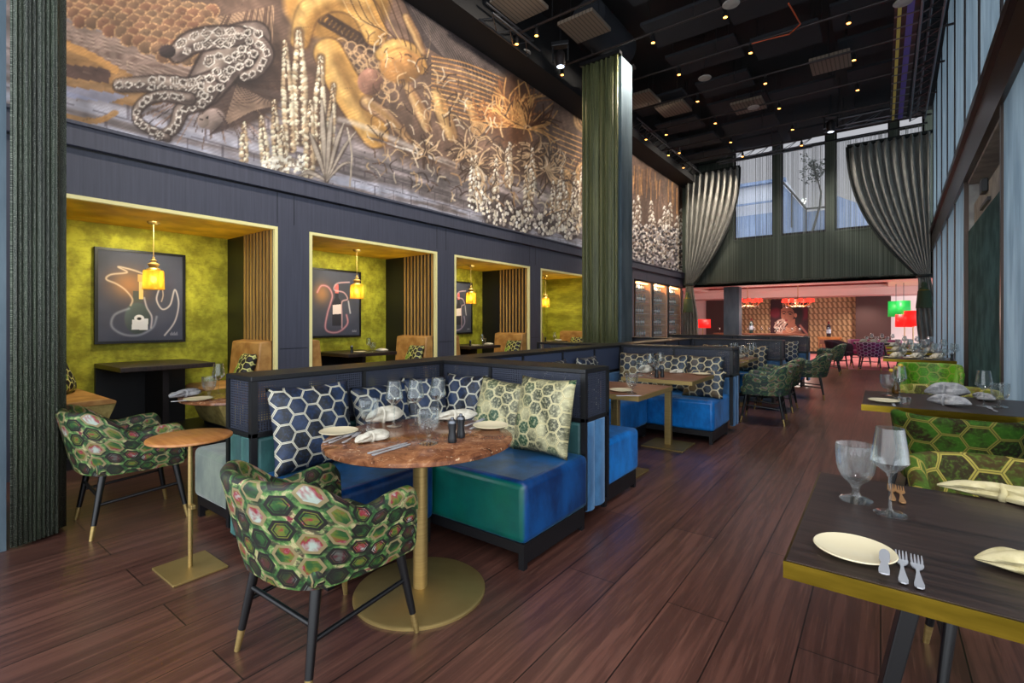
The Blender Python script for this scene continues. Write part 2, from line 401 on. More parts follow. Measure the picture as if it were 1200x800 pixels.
def f_glass(t, b):
    fr = t.math('POWER', t.n('ShaderNodeLayerWeight', {'Blend': .5}).outputs['Facing'], 2.2)
    tr = t.n('ShaderNodeBsdfTransparent', {0: (.93, .95, .95, 1)}).outputs[0]; gl = t.n('ShaderNodeBsdfGlossy', {0: (1, 1, 1, 1), 'Roughness': .02}).outputs[0]
    df = t.n('ShaderNodeBsdfTranslucent', {0: (.9, .93, .95, 1)}).outputs[0]
    m1 = t.n('ShaderNodeMixShader', {0: .035, 1: tr, 2: df}).outputs[0]
    t.nt.links.new(t.n('ShaderNodeMixShader', {0: t.math('MULTIPLY_ADD', fr, .9, .03, True), 1: m1, 2: gl}).outputs[0], t.nt.nodes['Material Output'].inputs[0])
m_glass = mat('clear_glass', (255, 255, 255), .02, fn=f_glass)
m_pane = mat('window_glass', (235, 245, 250), .02, fn=lambda t, b: t.nt.links.new(t.n('ShaderNodeMixShader', {0: .12, 1: t.n('ShaderNodeBsdfTransparent').outputs[0], 2: b.outputs[0]}).outputs[0], t.nt.nodes['Material Output'].inputs[0]) and None)
m_china = mat('cream_china', (214, 200, 166), .2)
m_linen = mat('cream_linen', rough=.85, fn=mottle((184, 176, 158), (208, 200, 184), 30))
m_linen2 = mat('olive_linen', rough=.85, fn=mottle((176, 162, 116), (202, 188, 146), 20))
m_grey = mat('grey_linen', rough=.85, fn=mottle((136, 134, 136), (176, 172, 170), 30))
m_silver = mat('polished_cutlery', (200, 200, 205), .32, .55)
m_copper = mat('copper_cutlery', (200, 150, 100), .3, .6)
m_mill = mat('black_mill', (22, 24, 28), .3)
m_canvas = mat('painted_canvas', rough=.7, fn=f_vcol)
m_mural = mat('printed_mural', rough=.75, fn=f_vcol)
m_drape = mat('grey_green_drape', rough=.6, fn=mottle((116, 115, 108), (156, 153, 144), 8, st=(3, 3, .4)), Sheen_Weight=.3)
m_drape_d = mat('drape_border', (26, 30, 26), .7)
m_bead = mat('green_bead_strings', rough=.45, fn=f_bead((62, 70, 42), (108, 110, 66), (190, 186, 150)))
m_bead_l = mat('black_green_bead_strings', rough=.5, fn=f_bead((18, 24, 18), (46, 58, 40), (190, 194, 176)))
m_strings = mat('grey_strings', rough=.6, fn=f_strings(260, .22, (64, 74, 66), (134, 138, 126)))
m_bulkwall = mat('moss_grey_cladding', rough=.7, fn=lambda t, b: t.mix(t.noise(t.mapping(t.coord(), (26, 1, .25)), 1.0, 5, .6), lin((44, 52, 44)), lin((92, 100, 86))))
m_rosewall = mat('rose_plaster', (222, 190, 182), .7)
m_redtray = mat('red_lacquer_ceiling', (120, 34, 30), .4)
m_brownwall = mat('dark_brown_wall', (66, 42, 38), .7)
m_tiles = mat('relief_tiles', rough=.55, fn=f_tiles)
m_carpet = mat('pink_carpet', rough=.9, fn=mottle((200, 130, 126), (186, 104, 114), 1.2))
def emis(name, col, st, base=None):
    return mat(name, base or col, .5, Emission_Color=lin(col), Emission_Strength=st)
m_bulb = emis('warm_bulb', (255, 214, 140), 25)
m_spot = emis('warm_spot_lens', (255, 160, 70), 9)
m_cool = emis('cool_lamp_lens', (220, 235, 255), 4)
def f_amber(t, b):
    tr = t.n('ShaderNodeBsdfTransparent', {0: (*lin((255, 226, 140)), 1)}).outputs[0]; tl = t.n('ShaderNodeBsdfTranslucent', {0: (*lin((255, 230, 150)), 1)}).outputs[0]
    m1 = t.n('ShaderNodeMixShader', {0: .4, 1: tr, 2: tl}).outputs[0]
    t.nt.links.new(t.n('ShaderNodeMixShader', {0: .1, 1: m1, 2: b.outputs[0]}).outputs[0], t.nt.nodes['Material Output'].inputs[0])
m_amber = mat('amber_glass', (240, 190, 80), .15, fn=f_amber)
m_redshade = emis('glowing_red_shade', (255, 30, 26), .8)
m_redglow = emis('glowing_red_chandelier_shade', (255, 60, 44), 1.2)
m_greenshade = emis('glowing_green_shade', (10, 150, 60), .7)
m_skyline = mat('outside_render', (170, 172, 180), .9)
m_cladblue = mat('outside_blue_cladding', rough=.7, fn=mottle((92, 108, 138), (124, 140, 168), 2, st=(6, 1, .2)))
m_leaf = mat('dark_leaf', (34, 40, 34), .7)
m_bark = mat('thin_bark', (52, 46, 44), .8)
m_bottle = [mat('bottle_%s' % n, c, .12, Coat_Weight=.5) for n, c in (('dark_green', (30, 56, 52)), ('black', (24, 32, 48)), ('brown', (70, 44, 34)))]
m_label = mat('bottle_label', (176, 192, 208), .6)
m_foil = mat('bottle_foil', (120, 30, 36), .35, .5)
m_yellowcable = mat('yellow_cable', (214, 200, 96), .6); m_purplecable = mat('violet_cable', (92, 84, 170), .6)
WORLD_B = 2.7; EXPO = .35
PIPY = [5.5, 6.96, 8.37, 9.76, 11.2, 12.7, 14.3, 15.74]
SPX = {6.96: (-5.14, -4.72), 8.37: (-5.06, -3.2, -2.0, -.4), 9.76: (-3.2, -1.9, -.42), 11.2: (-3.26, -1.9, -.4), 12.7: (-5.05, -4.5, -3.27, -1.87, -.39), 14.3: (-5.0, -4.68, -3.28, -1.8), 15.74: (-5.02, -3.28, -1.76)}
SPOTS = [Vector((x, y, 6.3)) for y, xs_ in SPX.items() for x in xs_]
PEND = [Vector((-6.45, y, 1.75)) for y in (1.94, 4.58, 7.21, 9.89)]
CHAND = [onY(876, 354, 20.2), onY(935, 354, 20.2)]
# ------------------------------------------------------------------ the setting
XW, XB, YF = -5.78, -7.05, 18.1              # panelled wall plane, alcove back plane, end wall plane
ALC = [(.76 + 2.64 * i, 2.99 + 2.64 * i) for i in range(4)]; ZA = 2.47; ZP = .10
def S_(name, mb, m, **k): return struct(mb.build(name, m, **k))
S_('floor', MB().box(-7.3, 3.2, -1.6, 16.7, -.1, 0), m_floor)
S_('floor_far', MB().box(-8.5, 4.5, 16.7, 24.2, -.1, .004), m_carpet)
w = MB()
edges = [-1.6] + [e for a in ALC for e in a] + [13.62, 17.98, YF]
for i in range(0, len(edges), 2): w.box(XB - .15, XW, edges[i], edges[i + 1], 0, ZA)
w.box(XB - .15, XW, -1.6, 13.62, ZA, 3.12).box(XB - .15, XW, 13.62, YF, 2.6, 3.12)
S_('wall_left', w, m_panel)
S_('wall_left_upper', MB().box(XB - .15, XW - .09, -1.6, YF, 3.12, 7.35), m_ceil)
c = MB().box(XW, XW + .05, -1.6, YF, 2.90, 3.12).box(XW + .05, XW + .075, -1.6, YF, 3.085, 3.12)
S_('trim_1', c, m_panel, bev=.006)
g = MB()
for (a, b) in ALC:
    for y in (a - .2, b + .0): g.box(XW, XW + .002, y - .003, y + .003, ZA + .05, 2.9)
    g.box(XW, XW + .002, b + .03, b + .38, 1.0, 1.006)
for y in (11.9, 13.2, 14.6, 16.2): g.box(XW, XW + .002, y - .004, y + .004, 0 if y < 13.5 else 2.62, 2.9)
g.box(XW, XW + .003, -1.6, YF, 2.885, 2.9)
S_('trim_2', g, m_black)
for i, (a, b) in enumerate(ALC):
    S_('wall_alcove_back', MB().box(XB, XB + .02, a, b, ZP, ZA), m_lime)
    if i == 3: S_('wall_alcove_side', MB().box(XB, XW - .04, b - .02, b, ZP, ZA), m_lime)
    S_('wall_alcove_side_a', MB().box(XB, XW - .04, a, a + .02, ZP, ZA), m_lime)
    S_('ceiling_alcove', MB().box(XB + .02, XW - .002, a + .02, b - .02, ZA - .03, ZA), m_gold)
    S_('floor_alcove', MB().box(XB + .02, XW - .02, a + .02, b - .02, 0, ZP), m_black)
    t = MB(); e = .035
    t.box(XW - .04, XW + .012, a, a + e, 0, ZA).box(XW - .04, XW + .012, b - e, b, 0, ZA).box(XW - .04, XW + .012, a + e, b - e, ZA - e, ZA)
    S_('trim_opening', t, m_trim)
    if i < 3: S_('pillar_alcove', MB().box(XB + .02, -6.57, b - .035, b, ZP, ZA - .03), m_black)
# main ceiling and the black bulkhead over the mural
S_('ceiling', MB().box(-7.3, 3.2, -1.6, YF + .3, 7.3, 7.4), m_ceil)
S_('beam_ceiling', MB().box(XW - .05, XW + .55, -1.6, YF, 6.24, 7.3), m_ceil)
# end wall: bulkhead, windows
S_('beam_far', MB().box(-6.2, 2.2, YF, YF + .5, 2.6, 4.12), m_bulkwall)
xs = [onY(p, 200, YF).x for p in (859, 905.5, 914.5, 968, 978, 1043, 1052)]
piers = [(-6.2, xs[0]), (xs[1], xs[2]), (xs[3], xs[4]), (xs[5], xs[6])]
for n_, (a, b) in enumerate(piers): S_('pillar_window', MB().box(a, b, YF, YF + .35, 4.12, 7.3), m_bulkwall)
S_('wall_far', MB().box(1.0, 3.2, YF, YF + .3, 2.6, 7.3), m_bulkwall)
for n_, (a, b) in enumerate([(xs[0], xs[1]), (xs[2], xs[3]), (xs[4], xs[5]), (xs[6], 1.0)]):
    f = MB(); e = .05; y0, y1 = YF + .2, YF + .26
    f.box(a, a + e, y0, y1, 4.15, 7.3).box(b - e, b, y0, y1, 4.15, 7.3).box(a + e, b - e, y0, y1, 4.15, 4.25).box(a + e, b - e, y0, y1, 6.95, 7.0)
    fo = S_('window_%d' % (n_ + 1), f, m_bronze_d)
    p = MB().box(a + e, b - e, YF + .225, YF + .235, 4.25, 6.95).build('glass_pane', m_pane, fo)
    S_('sill_window', MB().box(a, b, YF - .03, YF + .2, 4.10, 4.15), m_bulkwall)
# right-hand window wall (turned a little against the hall)
K = .0237; RZ = -math.atan(K)
def rw(y, off=0.0): return Vector((.72 + K * y + off, y, 0))
def rbox(mb, y0, y1, o0, o1, z0, z1):
    p = rw((y0 + y1) / 2, (o0 + o1) / 2); return mb.cbox((p.x, p.y, (z0 + z1) / 2), (o1 - o0, (y1 - y0) * math.sqrt(1 + K * K), z1 - z0), RZ)
def blind(a, b, z0, z1): p, q = rw(a, .02), rw(b, .02); return MB().add([(p.x, p.y, z0), (p.x, p.y, z1), (q.x, q.y, z1), (q.x, q.y, z0)], [(0, 1, 2, 3)])
MY = [3.1, 4.65, 6.22, 7.82, 9.40, 11.0, 12.6, 14.2, 16.0, 17.7]
S_('beam_window', rbox(MB(), 2.8, YF - .02, -.02, .5, 3.30, 3.74), m_bronze)
S_('beam_window_top', rbox(MB(), 2.8, YF - .02, -.07, .3, 3.74, 3.84), m_bronze_d)
up, lo = MB(), MB()
for y in MY: rbox(up, y - .025, y + .025, .0, .03, 3.84, 7.3)
for y in MY:
    if y != 7.82: rbox(lo, y - .028, y + .028, .0, .05, 0, 3.30)
S_('trim_mullion_upper', up, m_bronze_d); S_('trim_mullion_lower', lo, m_bronze)
for i in range(len(MY) - 1):
    a, b = MY[i] + .03, MY[i + 1] - .03
    S_('wall_right_upper', blind(a, b, 3.84, 7.3), m_bluefab, fix=False)
    if 6 < a < 9.3: continue
    S_('wall_right_lower', blind(a, b, 0, 3.30), m_bluefab, fix=False)
S_('wall_right_recess', rbox(MB(), 6.20, 9.43, .045, .049, 0, 2.60), m_greenfab)
S_('wall_right_recess_back', rbox(MB(), 6.25, 9.37, .62, .68, 2.6, 3.30), m_concrete)
S_('wall_right_recess_end', rbox(rbox(MB(), 9.37, 9.42, .05, .68, 2.6, 3.30), 6.2, 6.25, .05, .68, 2.6, 3.30), m_concrete)
S_('ceiling_recess', rbox(MB(), 6.25, 9.37, .04, .68, 3.26, 3.30), m_concrete)
ac = thing('ventilation_unit', 'pale boxed ventilation unit under the plaster soffit of the window recess', 'ventilation unit', tuple(rw(7.81, .24)), RZ)
MB().box(-.14, .14, -1.5, 1.5, 2.62, 2.98).build('housing', m_concrete, ac, bev=.01)
MB().box(-.17, -.14, -.1, .6, 2.72, 2.76).build('air_slot', m_black, ac)
MB().box(-.2, -.14, .1, .32, 2.86, 3.02).build('sensor', m_black, ac, bev=.01)
MB().box(-.15, .15, -1.52, 1.52, 2.60, 2.62).build('edge_strip', m_trim, ac)
# columns
S_('column_1', MB().box(-4.95, -4.06, -.5, .5, 0, 6.3), m_bluefab)
S_('column_2', MB().box(-4.62, -3.9, 8.6, 9.1, 0, 6.35), m_bluefab)
S_('column_3', MB().box(*(lambda a, b: (a.x, b.x))(onY(848, 337, 19.0), onY(866, 337, 19.0)), 19.0, 19.45, 0, 2.6), m_bluefab)
# far room under the gallery
S_('ceiling_far', MB().box(-8.5, -6.0, YF, 24.2, 2.6, 2.7).box(.2, 4.5, YF, 24.2, 2.6, 2.7).box(-6.0, .2, YF, 19.6, 2.6, 2.7).box(-6.0, .2, 22.2, 24.2, 2.6, 2.7), m_rosewall)
S_('ceiling_far_tray', MB().box(-6.0, .2, 19.6, 22.2, 2.78, 2.84).box(-6.0, -5.96, 19.6, 22.2, 2.7, 2.78).box(.16, .2, 19.6, 22.2, 2.7, 2.78).box(-5.96, .16, 22.16, 22.2, 2.7, 2.78), m_redtray)
S_('ceiling_far_drop', MB().box(-8.5, 1.6, 22.4, 24.2, 2.33, 2.6), m_rosewall)
YB = 24.0
xa, xb_, xc, xd = [onY(p, 380, YB).x for p in (828, 842, 1003, 1044)]
S_('wall_far_room', MB().box(-9.5, xa, YB, YB + .2, 0, 2.6), m_rosewall)
S_('wall_far_dark', MB().box(xa, xb_ + 1.0, YB - .08, YB + .2, 0, 2.6), m_brownwall)
S_('wall_far_tiles', MB().box(xb_ + 1.0, xc, YB, YB + .2, 0, 2.6), m_tiles)
S_('wall_far_brown', MB().box(xc, xd, YB - .35, YB + .2, 0, 2.6), m_brownwall)
S_('wall_far_end', MB().box(xd, 4.5, YB + 1.5, YB + 1.7, 0, 2.6), m_rosewall)
S_('wall_far_side', MB().box(-8.6, -8.5, 16.7, 24.2, 0, 2.7), m_rosewall)
S_('baseboard_far', MB().box(xb_, xd, YB - .38, YB - .35, 0, .12), m_black)

# ------------------------------------------------------------------ outside the end windows
bl = thing('terrace_house', 'pale block with a blue clad lower storey and railings outside the windows', 'building', (0, 0, 0))
a, b = onY(845, 270, 30), onY(906, 210, 30)
MB().box(a.x - 3, b.x + .6, 30, 34, 0, onY(880, 252, 30).z).build('blue_storey', m_cladblue, bl)
MB().box(a.x - 3, b.x + .6, 30.3, 34, onY(880, 252, 30).z, onY(880, 217, 30.3).z).build('upper_storey', m_skyline, bl)
r_ = MB(); zt = onY(880, 216, 30).z
r_.box(a.x - 3, b.x + .6, 29.95, 30.3, zt - .06, zt + .1).box(a.x - 3, b.x + .6, 29.9, 30, onY(880, 240, 30).z, onY(880, 238, 30).z)
r_.build('railing', m_cladblue, bl)
bl2 = thing('stair_tower', 'blue clad block with a sloping stair edge outside the windows', 'building', (0, 0, 0))
pl = [onY(x, y, 27) for x, y in ((913, 275), (913, 212), (928, 228), (945, 248), (968, 246), (968, 272))]
MB().prism([(pl[0].x, 0)] + [(p.x, p.z) for p in pl[1:-1]] + [(pl[-1].x, 0)], 'Y', 27, 29).build('stair_wall', m_cladblue, bl2)
t = MB()
for i in range(1, 4): t.tube([pl[i] + Vector((0, -.1, .12)), pl[i + 1] + Vector((0, -.1, .12))], .05, 6)
for i in range(1, 5): t.tube([pl[i] + Vector((0, -.1, .12)), pl[i] + Vector((0, -.1, -1.6))], .04, 6)
t.build('handrail', m_bronze_d, bl2)
bl3 = thing('clad_shed', 'blue ribbed shed outside the window beside the great drape', 'building', (0, 0, 0))
p0, p1, p2, p3 = onY(976, 272, 25), onY(976, 224, 25), onY(1016, 238, 25), onY(1016, 262, 25)
MB().prism([(p0.x, 0), (p1.x, p1.z), (p2.x, p2.z), (p3.x, 0)], 'Y', 25.75, 27).build('ribbed_wall', m_cladblue, bl3)
tr = thing('young_tree', 'thin young tree with sparse dark leaves outside the middle window', 'tree', (0, 0, 0))
YT = 23.0; k = [onY(x, y, YT) for x, y in ((951, 275), (957, 255), (961, 240), (962, 225), (957, 205), (952, 188))]
MB().tube([(k[0].x - .1, YT, 2.72)] + k, [.055, .05, .045, .04, .03, .02, .01], 8).build('trunk', m_bark, tr, smooth=True)
br = MB(); lv = MB(); rr = random.Random(3)
for i in range(34):
    s = rr.uniform(.45, 1); b0 = k[2].lerp(k[5], s) if s > .4 else k[2]
    e = b0 + Vector((rr.gauss(0, .28), rr.gauss(0, .25), rr.uniform(-.05, .5))); br.tube([b0, (b0 + e) / 2 + Vector((0, 0, .04)), e], .007, 4)
    for j in range(7):
        q = e.lerp(b0, rr.random() * .5) + Vector((rr.gauss(0, .07), rr.gauss(0, .07), rr.gauss(0, .07))); s_ = rr.uniform(.03, .06); w_ = rr.random() * 6
        d1 = Vector((math.cos(w_), rr.gauss(0, .4), math.sin(w_))) * s_; d2 = Vector((-math.sin(w_), rr.gauss(0, .4), math.cos(w_))) * s_ * .5
        lv.add([q - d1, q + d2, q + d1, q - d2], [(0, 1, 2, 3)])
br.build('branches', m_bark, tr); tag(lv.build('leaves', m_leaf, tr), kind='stuff')
# ------------------------------------------------------------------ printed pictures: flat sheets, one colour per vertex of a fine grid
def slin(a):
    a = np.clip(a, 0, 255) / 255.0
    return np.where(a <= .04045, a / 12.92, ((a + .055) / 1.055) ** 2.4)
def vnoise(x, y, seed=0):
    xi = np.floor(x).astype(np.int64); yi = np.floor(y).astype(np.int64); fx = x - xi; fy = y - yi
    fx = fx * fx * (3 - 2 * fx); fy = fy * fy * (3 - 2 * fy)
    def h(a, b):
        n = (a * 374761393 + b * 668265263 + seed * 982451653) & 0x7fffffff
        n = ((n ^ (n >> 13)) * 1274126177) & 0x7fffffff
        return ((n ^ (n >> 16)) & 0xffff) / 65535.0
    return (h(xi, yi) * (1 - fx) + h(xi + 1, yi) * fx) * (1 - fy) + (h(xi, yi + 1) * (1 - fx) + h(xi + 1, yi + 1) * fx) * fy
def fbm(x, y, o=4, seed=0):
    s = 0; a = .5
    for i in range(o): s = s + a * vnoise(x * 2 ** i, y * 2 ** i, seed + i); a *= .5
    return s
def smooth_path(pts, n=8):
    P = [pts[0]] + list(pts) + [pts[-1]]; out = []
    for i in range(1, len(P) - 2):
        for k in range(n):
            t = k / n; out.append(tuple(.5 * (2 * P[i][j] + (P[i + 1][j] - P[i - 1][j]) * t + (2 * P[i - 1][j] - 5 * P[i][j] + 4 * P[i + 1][j] - P[i + 2][j]) * t * t + (3 * P[i][j] - P[i - 1][j] - 3 * P[i + 1][j] + P[i + 2][j]) * t ** 3) for j in range(len(P[i]))))
    return out + [tuple(pts[-1])]
class Art:
    def __init__(s, X, Y): s.X = X; s.Y = Y; s.c = np.zeros(X.shape + (3,))
    def _blend(s, idx, a, col):
        a = a[:, None]; s.c[idx] = s.c[idx] * (1 - a) + np.array(col) * a
    def stroke(s, pts, w, col, a=1.0, soft=.6, curve=True):
        """pts (x, y[, width factor])"""
        P = smooth_path(pts) if curve and len(pts) > 2 else pts
        xs = [p[0] for p in P]; ys = [p[1] for p in P]; m = w * 1.2 + soft + 2
        idx = np.where((s.X > min(xs) - m) & (s.X < max(xs) + m) & (s.Y > min(ys) - m) & (s.Y < max(ys) + m))
        if not len(idx[0]): return
        x, y = s.X[idx], s.Y[idx]; best = np.full(x.shape, 1e9)
        for p, q in zip(P[:-1], P[1:]):
            dx, dy = q[0] - p[0], q[1] - p[1]; L = dx * dx + dy * dy + 1e-9
            t = np.clip(((x - p[0]) * dx + (y - p[1]) * dy) / L, 0, 1); ww = 1.0
            if len(p) > 2: ww = p[2] + (q[2] - p[2]) * t
            best = np.minimum(best, np.hypot(x - p[0] - t * dx, y - p[1] - t * dy) - w * .5 * ww)
        s._blend(idx, a * np.clip(.5 - best / max(soft, .01), 0, 1), col)
    def poly(s, pts, col, a=1.0, curve=False, shade=None):
        P = smooth_path(list(pts) + [pts[0]]) if curve else list(pts)
        xs = [p[0] for p in P]; ys = [p[1] for p in P]
        idx = np.where((s.X >= min(xs)) & (s.X <= max(xs)) & (s.Y >= min(ys)) & (s.Y <= max(ys)))
        if not len(idx[0]): return
        x, y = s.X[idx], s.Y[idx]; ins = np.zeros(x.shape, bool)
        for i in range(len(P)):
            x1, y1 = P[i][:2]; x2, y2 = P[i - 1][:2]
            if y1 != y2: ins ^= ((y1 > y) != (y2 > y)) & (x < (x2 - x1) * (y - y1) / (y2 - y1) + x1)
        f = ins.astype(float) * a
        if shade is not None: c = np.array(col)[None, :] * shade(x, y)[:, None]; s.c[idx] = s.c[idx] * (1 - f[:, None]) + c * f[:, None]
        else: s._blend(idx, f, col)
    def ell(s, cx, cy, rx, ry, col, rot=0, a=1.0, soft=.15, shade=0, lx=-.5, ly=-.6, ring=None):
        m = max(rx, ry) * 1.3; idx = np.where((abs(s.X - cx) < m) & (abs(s.Y - cy) < m))
        if not len(idx[0]): return
        dx, dy = s.X[idx] - cx, s.Y[idx] - cy; c_, s_ = math.cos(rot), math.sin(rot)
        u, v = (dx * c_ + dy * s_) / rx, (-dx * s_ + dy * c_) / ry; r = np.hypot(u, v)
        f = np.clip((1 - r) / soft + .5, 0, 1) * a
        if ring: f = f * np.clip((r - ring) / soft + .5, 0, 1)
        sh = 1 + shade * (u * lx + v * ly); c = np.clip(np.array(col)[None, :] * sh[:, None], 0, 255)
        s.c[idx] = s.c[idx] * (1 - f[:, None]) + c * f[:, None]
def sheet(name, m, P, nu, nv, art, parent=None):
    """P(u, v) -> world/local point arrays; art -> Art with (nv+1, nu+1) colours"""
    u, v = np.meshgrid(np.linspace(0, 1, nu + 1), np.linspace(0, 1, nv + 1)); co = np.stack(P(u, v), -1).reshape(-1, 3)
    i = np.arange(nv)[:, None] * (nu + 1) + np.arange(nu)[None, :]
    fc = np.stack([i, i + 1, i + nu + 2, i + nu + 1], -1).reshape(-1, 4)
    me = bpy.data.meshes.new(name); me.from_pydata(co.tolist(), [], fc.tolist())
    at_ = me.color_attributes.new(name='Col', type='FLOAT_COLOR', domain='POINT')
    rgba = np.ones((len(co), 4), np.float32); rgba[:, :3] = slin(art.c).reshape(-1, 3); at_.data.foreach_set('color', rgba.ravel())
    me.materials.append(m); o = bpy.data.objects.new(name, me); COL.objects.link(o)
    if parent: o.parent = parent
    return o

def mural():
    # the printed design, drawn in the picture plane of the wall sheet (wall metres -> design units)
    nu, nv = 1180, 190; y0, y1, z0, z1 = .3, YF - .02, 3.12, 6.24; X = XW - .03
    q = np.linspace(0, 1, nu + 1) ** 1.15
    u, v = np.meshgrid(q, np.linspace(0, 1, nv + 1)); Yw = y0 + (y1 - y0) * u; Zw = z0 + (z1 - z0) * v
    d = -SN * X + CS * Yw; px = 600 + F * (CS * X + SN * Yw) / d; py = HY - F * (Zw - H) / d
    A = Art(px, py); rr = random.Random(11)
    hz = (Zw - z0) / (z1 - z0)
    n = fbm(Yw * 2.2, Zw * 2.2, 5); n2 = fbm(Yw * 9, Zw * 9, 4, 5); n3 = fbm(Yw * 1.2, Zw * 14, 4, 9)
    base = np.array([104, 82, 70]) [None, None, :] * (.65 + .7 * n[..., None])
    A.c[:] = base
    # river bank and stone course along the foot
    wl = 1.05 + .25 * np.sin(Yw * .9) ; f = np.clip((wl - (Zw - z0)) / .25, 0, 1)[..., None]
    stone = (np.array([146, 134, 134])[None, None, :] * (.45 + 1.0 * n3[..., None]))
    A.c = A.c * (1 - f) + stone * f
    bluef = (np.clip((.45 - (Zw - z0)) / .35, 0, 1) * np.clip((n3 - .42) * 6, 0, 1))[..., None]
    A.c = A.c * (1 - .7 * bluef) + np.array([176, 184, 206]) * .7 * bluef
    bj = (np.mod((Zw - z0) / .16, 1) < .12) | (np.mod(Yw / .34 + .5 * np.floor((Zw - z0) / .16), 1) < .06)
    bf = (bj & (Zw - z0 < .62) & (n2 > .4))[..., None] * .45
    A.c = A.c * (1 - bf) + np.array([58, 50, 56]) * bf
    white, cream, gold, dark, brown = (228, 218, 206), (206, 186, 160), (186, 140, 74), (44, 34, 32), (120, 84, 62)
    # timber beams and the pale diagonal ledge, far corner of the sheet by the first column
    A.poly([(58, 20), (145, 45), (262, 92), (262, 112), (60, 90)], (150, 124, 110), .8, shade=lambda x, y: .75 + .5 * fbm(x * .04, y * .5, 4))
    for i in range(26): A.stroke([(62, 30 + i * 2.6 + rr.random() * 2), (150, 52 + i * 1.9), (262, 95 + i * .7)], .8, (rr.choice([(84, 64, 58), (190, 166, 148)])), .5)
    # fish scales
    for j in range(9):
        for i in range(15):
            cx, cy = 66 + i * 14 + (j % 2) * 7, -8 + j * 7.5 + i * 1.6
            if cy > 12 + (cx - 62) * .42 or cx > 250: continue
            A.ell(cx, cy, 9.5, 8.2, (122 + rr.randint(-8, 8), 90, 70), shade=.3); A.ell(cx, cy, 9.5, 8.2, (196, 154, 112), ring=.88, soft=.1)
    A.poly([(60, 35), (75, 45), (150, 85), (195, 118), (140, 122), (60, 95)], (176, 128, 74), .75, curve=True, shade=lambda x, y: .7 + .5 * fbm(x * .07, y * .2, 3))
    A.poly([(60, 74), (130, 80), (128, 98), (60, 88)], (78, 60, 62), .8); A.poly([(60, 98), (150, 112), (130, 120), (60, 112)], (150, 156, 186), .8)
    A.stroke([(62, 48), (100, 62), (135, 82)], 9, (190, 140, 84), .9); A.stroke([(62, 132), (110, 142), (135, 132)], 7, (170, 124, 70), .8)
    # radiating straw around the figure
    for i in range(70):
        w_ = rr.uniform(-.6, 2.9); r0, r1 = rr.uniform(20, 50), rr.uniform(60, 110)
        A.stroke([(250 + r0 * math.cos(w_), 95 + r0 * math.sin(w_) * .8), (250 + r1 * math.cos(w_), 95 + r1 * math.sin(w_) * .75)], 1.3, rr.choice([dark, (150, 116, 96), (92, 70, 60)]), .75)
    for i in range(34): A.stroke([(255 + i * 2.0, 20 - i * .4), (232 + i * 2.6, 52 + i * .3)], 1.1, rr.choice([(196, 160, 126), (80, 58, 48)]), .7)
    A.ell(292, 100, 40, 66, (70, 54, 48), rot=.9, a=.85)
    for i in range(24): A.stroke([(262 + i * 1.4, 148 - i * .8), (278 + i * 2.0, 100 + i * 1.0)], 1.2, (152, 126, 106), .7)
    # the crouching body, painted all over with angular white lines
    body = (108, 92, 86)
    def limb(p, w):
        A.stroke(p, w + 5, dark, .85, 2); A.stroke(p, w, body, 1, 1.5); A.stroke([(a[0] + w * .2, a[1] + w * .22, *a[2:]) for a in p], w * .5, (58, 48, 46), .6, w * .4); A.stroke([(a[0] - w * .14, a[1] - w * .18, *a[2:]) for a in p], w * .42, (196, 178, 162), .6, w * .3)
        SP = smooth_path([q if len(q) > 2 else (*q, 1) for q in p], 8); run = 0; sgn = 1
        for q0, q1 in zip(SP[:-1], SP[1:]):
            run += math.dist(q0[:2], q1[:2]); ww = w * q1[2]; stp = max(8.5, ww * .5)
            if run > stp:
                run = 0; sgn = -sgn; L_ = math.dist(q0[:2], q1[:2]) + 1e-6; nx, ny = -(q1[1] - q0[1]) / L_, (q1[0] - q0[0]) / L_
                offs = (0,) if ww < 17 else (-.25, .27)
                for o_ in offs:
                    cx, cy = q1[0] + nx * ww * o_ + sgn * .6, q1[1] + ny * ww * o_; r_ = min(8, stp * .54) * rr.uniform(.85, 1.1); a0 = rr.random()
                    tx, ty = (q1[0] - q0[0]) / L_, (q1[1] - q0[1]) / L_; poly_ = []
                    m5 = rr.choice((4, 4, 5))
                    for k in range(m5):
                        e1 = r_ * 1.2 * math.cos(a0 + k * 2 * PI / m5) * rr.uniform(.7, 1.2); e2 = r_ * .9 * math.sin(a0 + k * 2 * PI / m5) * rr.uniform(.8, 1.2); poly_.append((cx + tx * e1 + nx * e2, cy + ty * e1 + ny * e2))
                    A.poly(poly_, (66, 54, 50), .75); A.stroke(poly_ + [poly_[0]], 1.25, white, .92, .8, curve=False)
                    if r_ > 5: A.stroke([(cx + (x - cx) * .45, cy + (y - cy) * .45) for x, y in poly_ + [poly_[0]]], 1.1, (206, 194, 180), .8, .8, curve=False)
    A.poly([(232, 108), (238, 84), (250, 62), (268, 44), (292, 30), (310, 40), (314, 60), (304, 78), (286, 92), (268, 104), (250, 116)], (96, 80, 74), 1, curve=True, shade=lambda x, y: 1.25 - .010 * (x - 240) - .004 * (y - 40)); A.ell(292, 84, 26, 18, (40, 32, 32), a=.6, soft=.7)
    limb([(240, 102, 1.15), (258, 76, 1.35), (278, 54, 1.3), (298, 44, 1)], 36)              # back
    limb([(208, 62, 1), (224, 50, 1.2), (250, 44, 1.2), (280, 42, 1)], 20); A.ell(196, 60, 10, 8, (52, 42, 42), shade=.5)
    limb([(300, 46, 1), (312, 64, 1), (300, 84, .8), (286, 90, .6)], 16)                     # arm
    limb([(250, 96, 1.2), (222, 102, 1), (190, 98, .9), (140, 100, .7)], 20)                 # thigh and shin
    limb([(246, 104, 1.2), (236, 118, 1), (214, 128, .9), (204, 150, .7), (186, 160, .5)], 18)
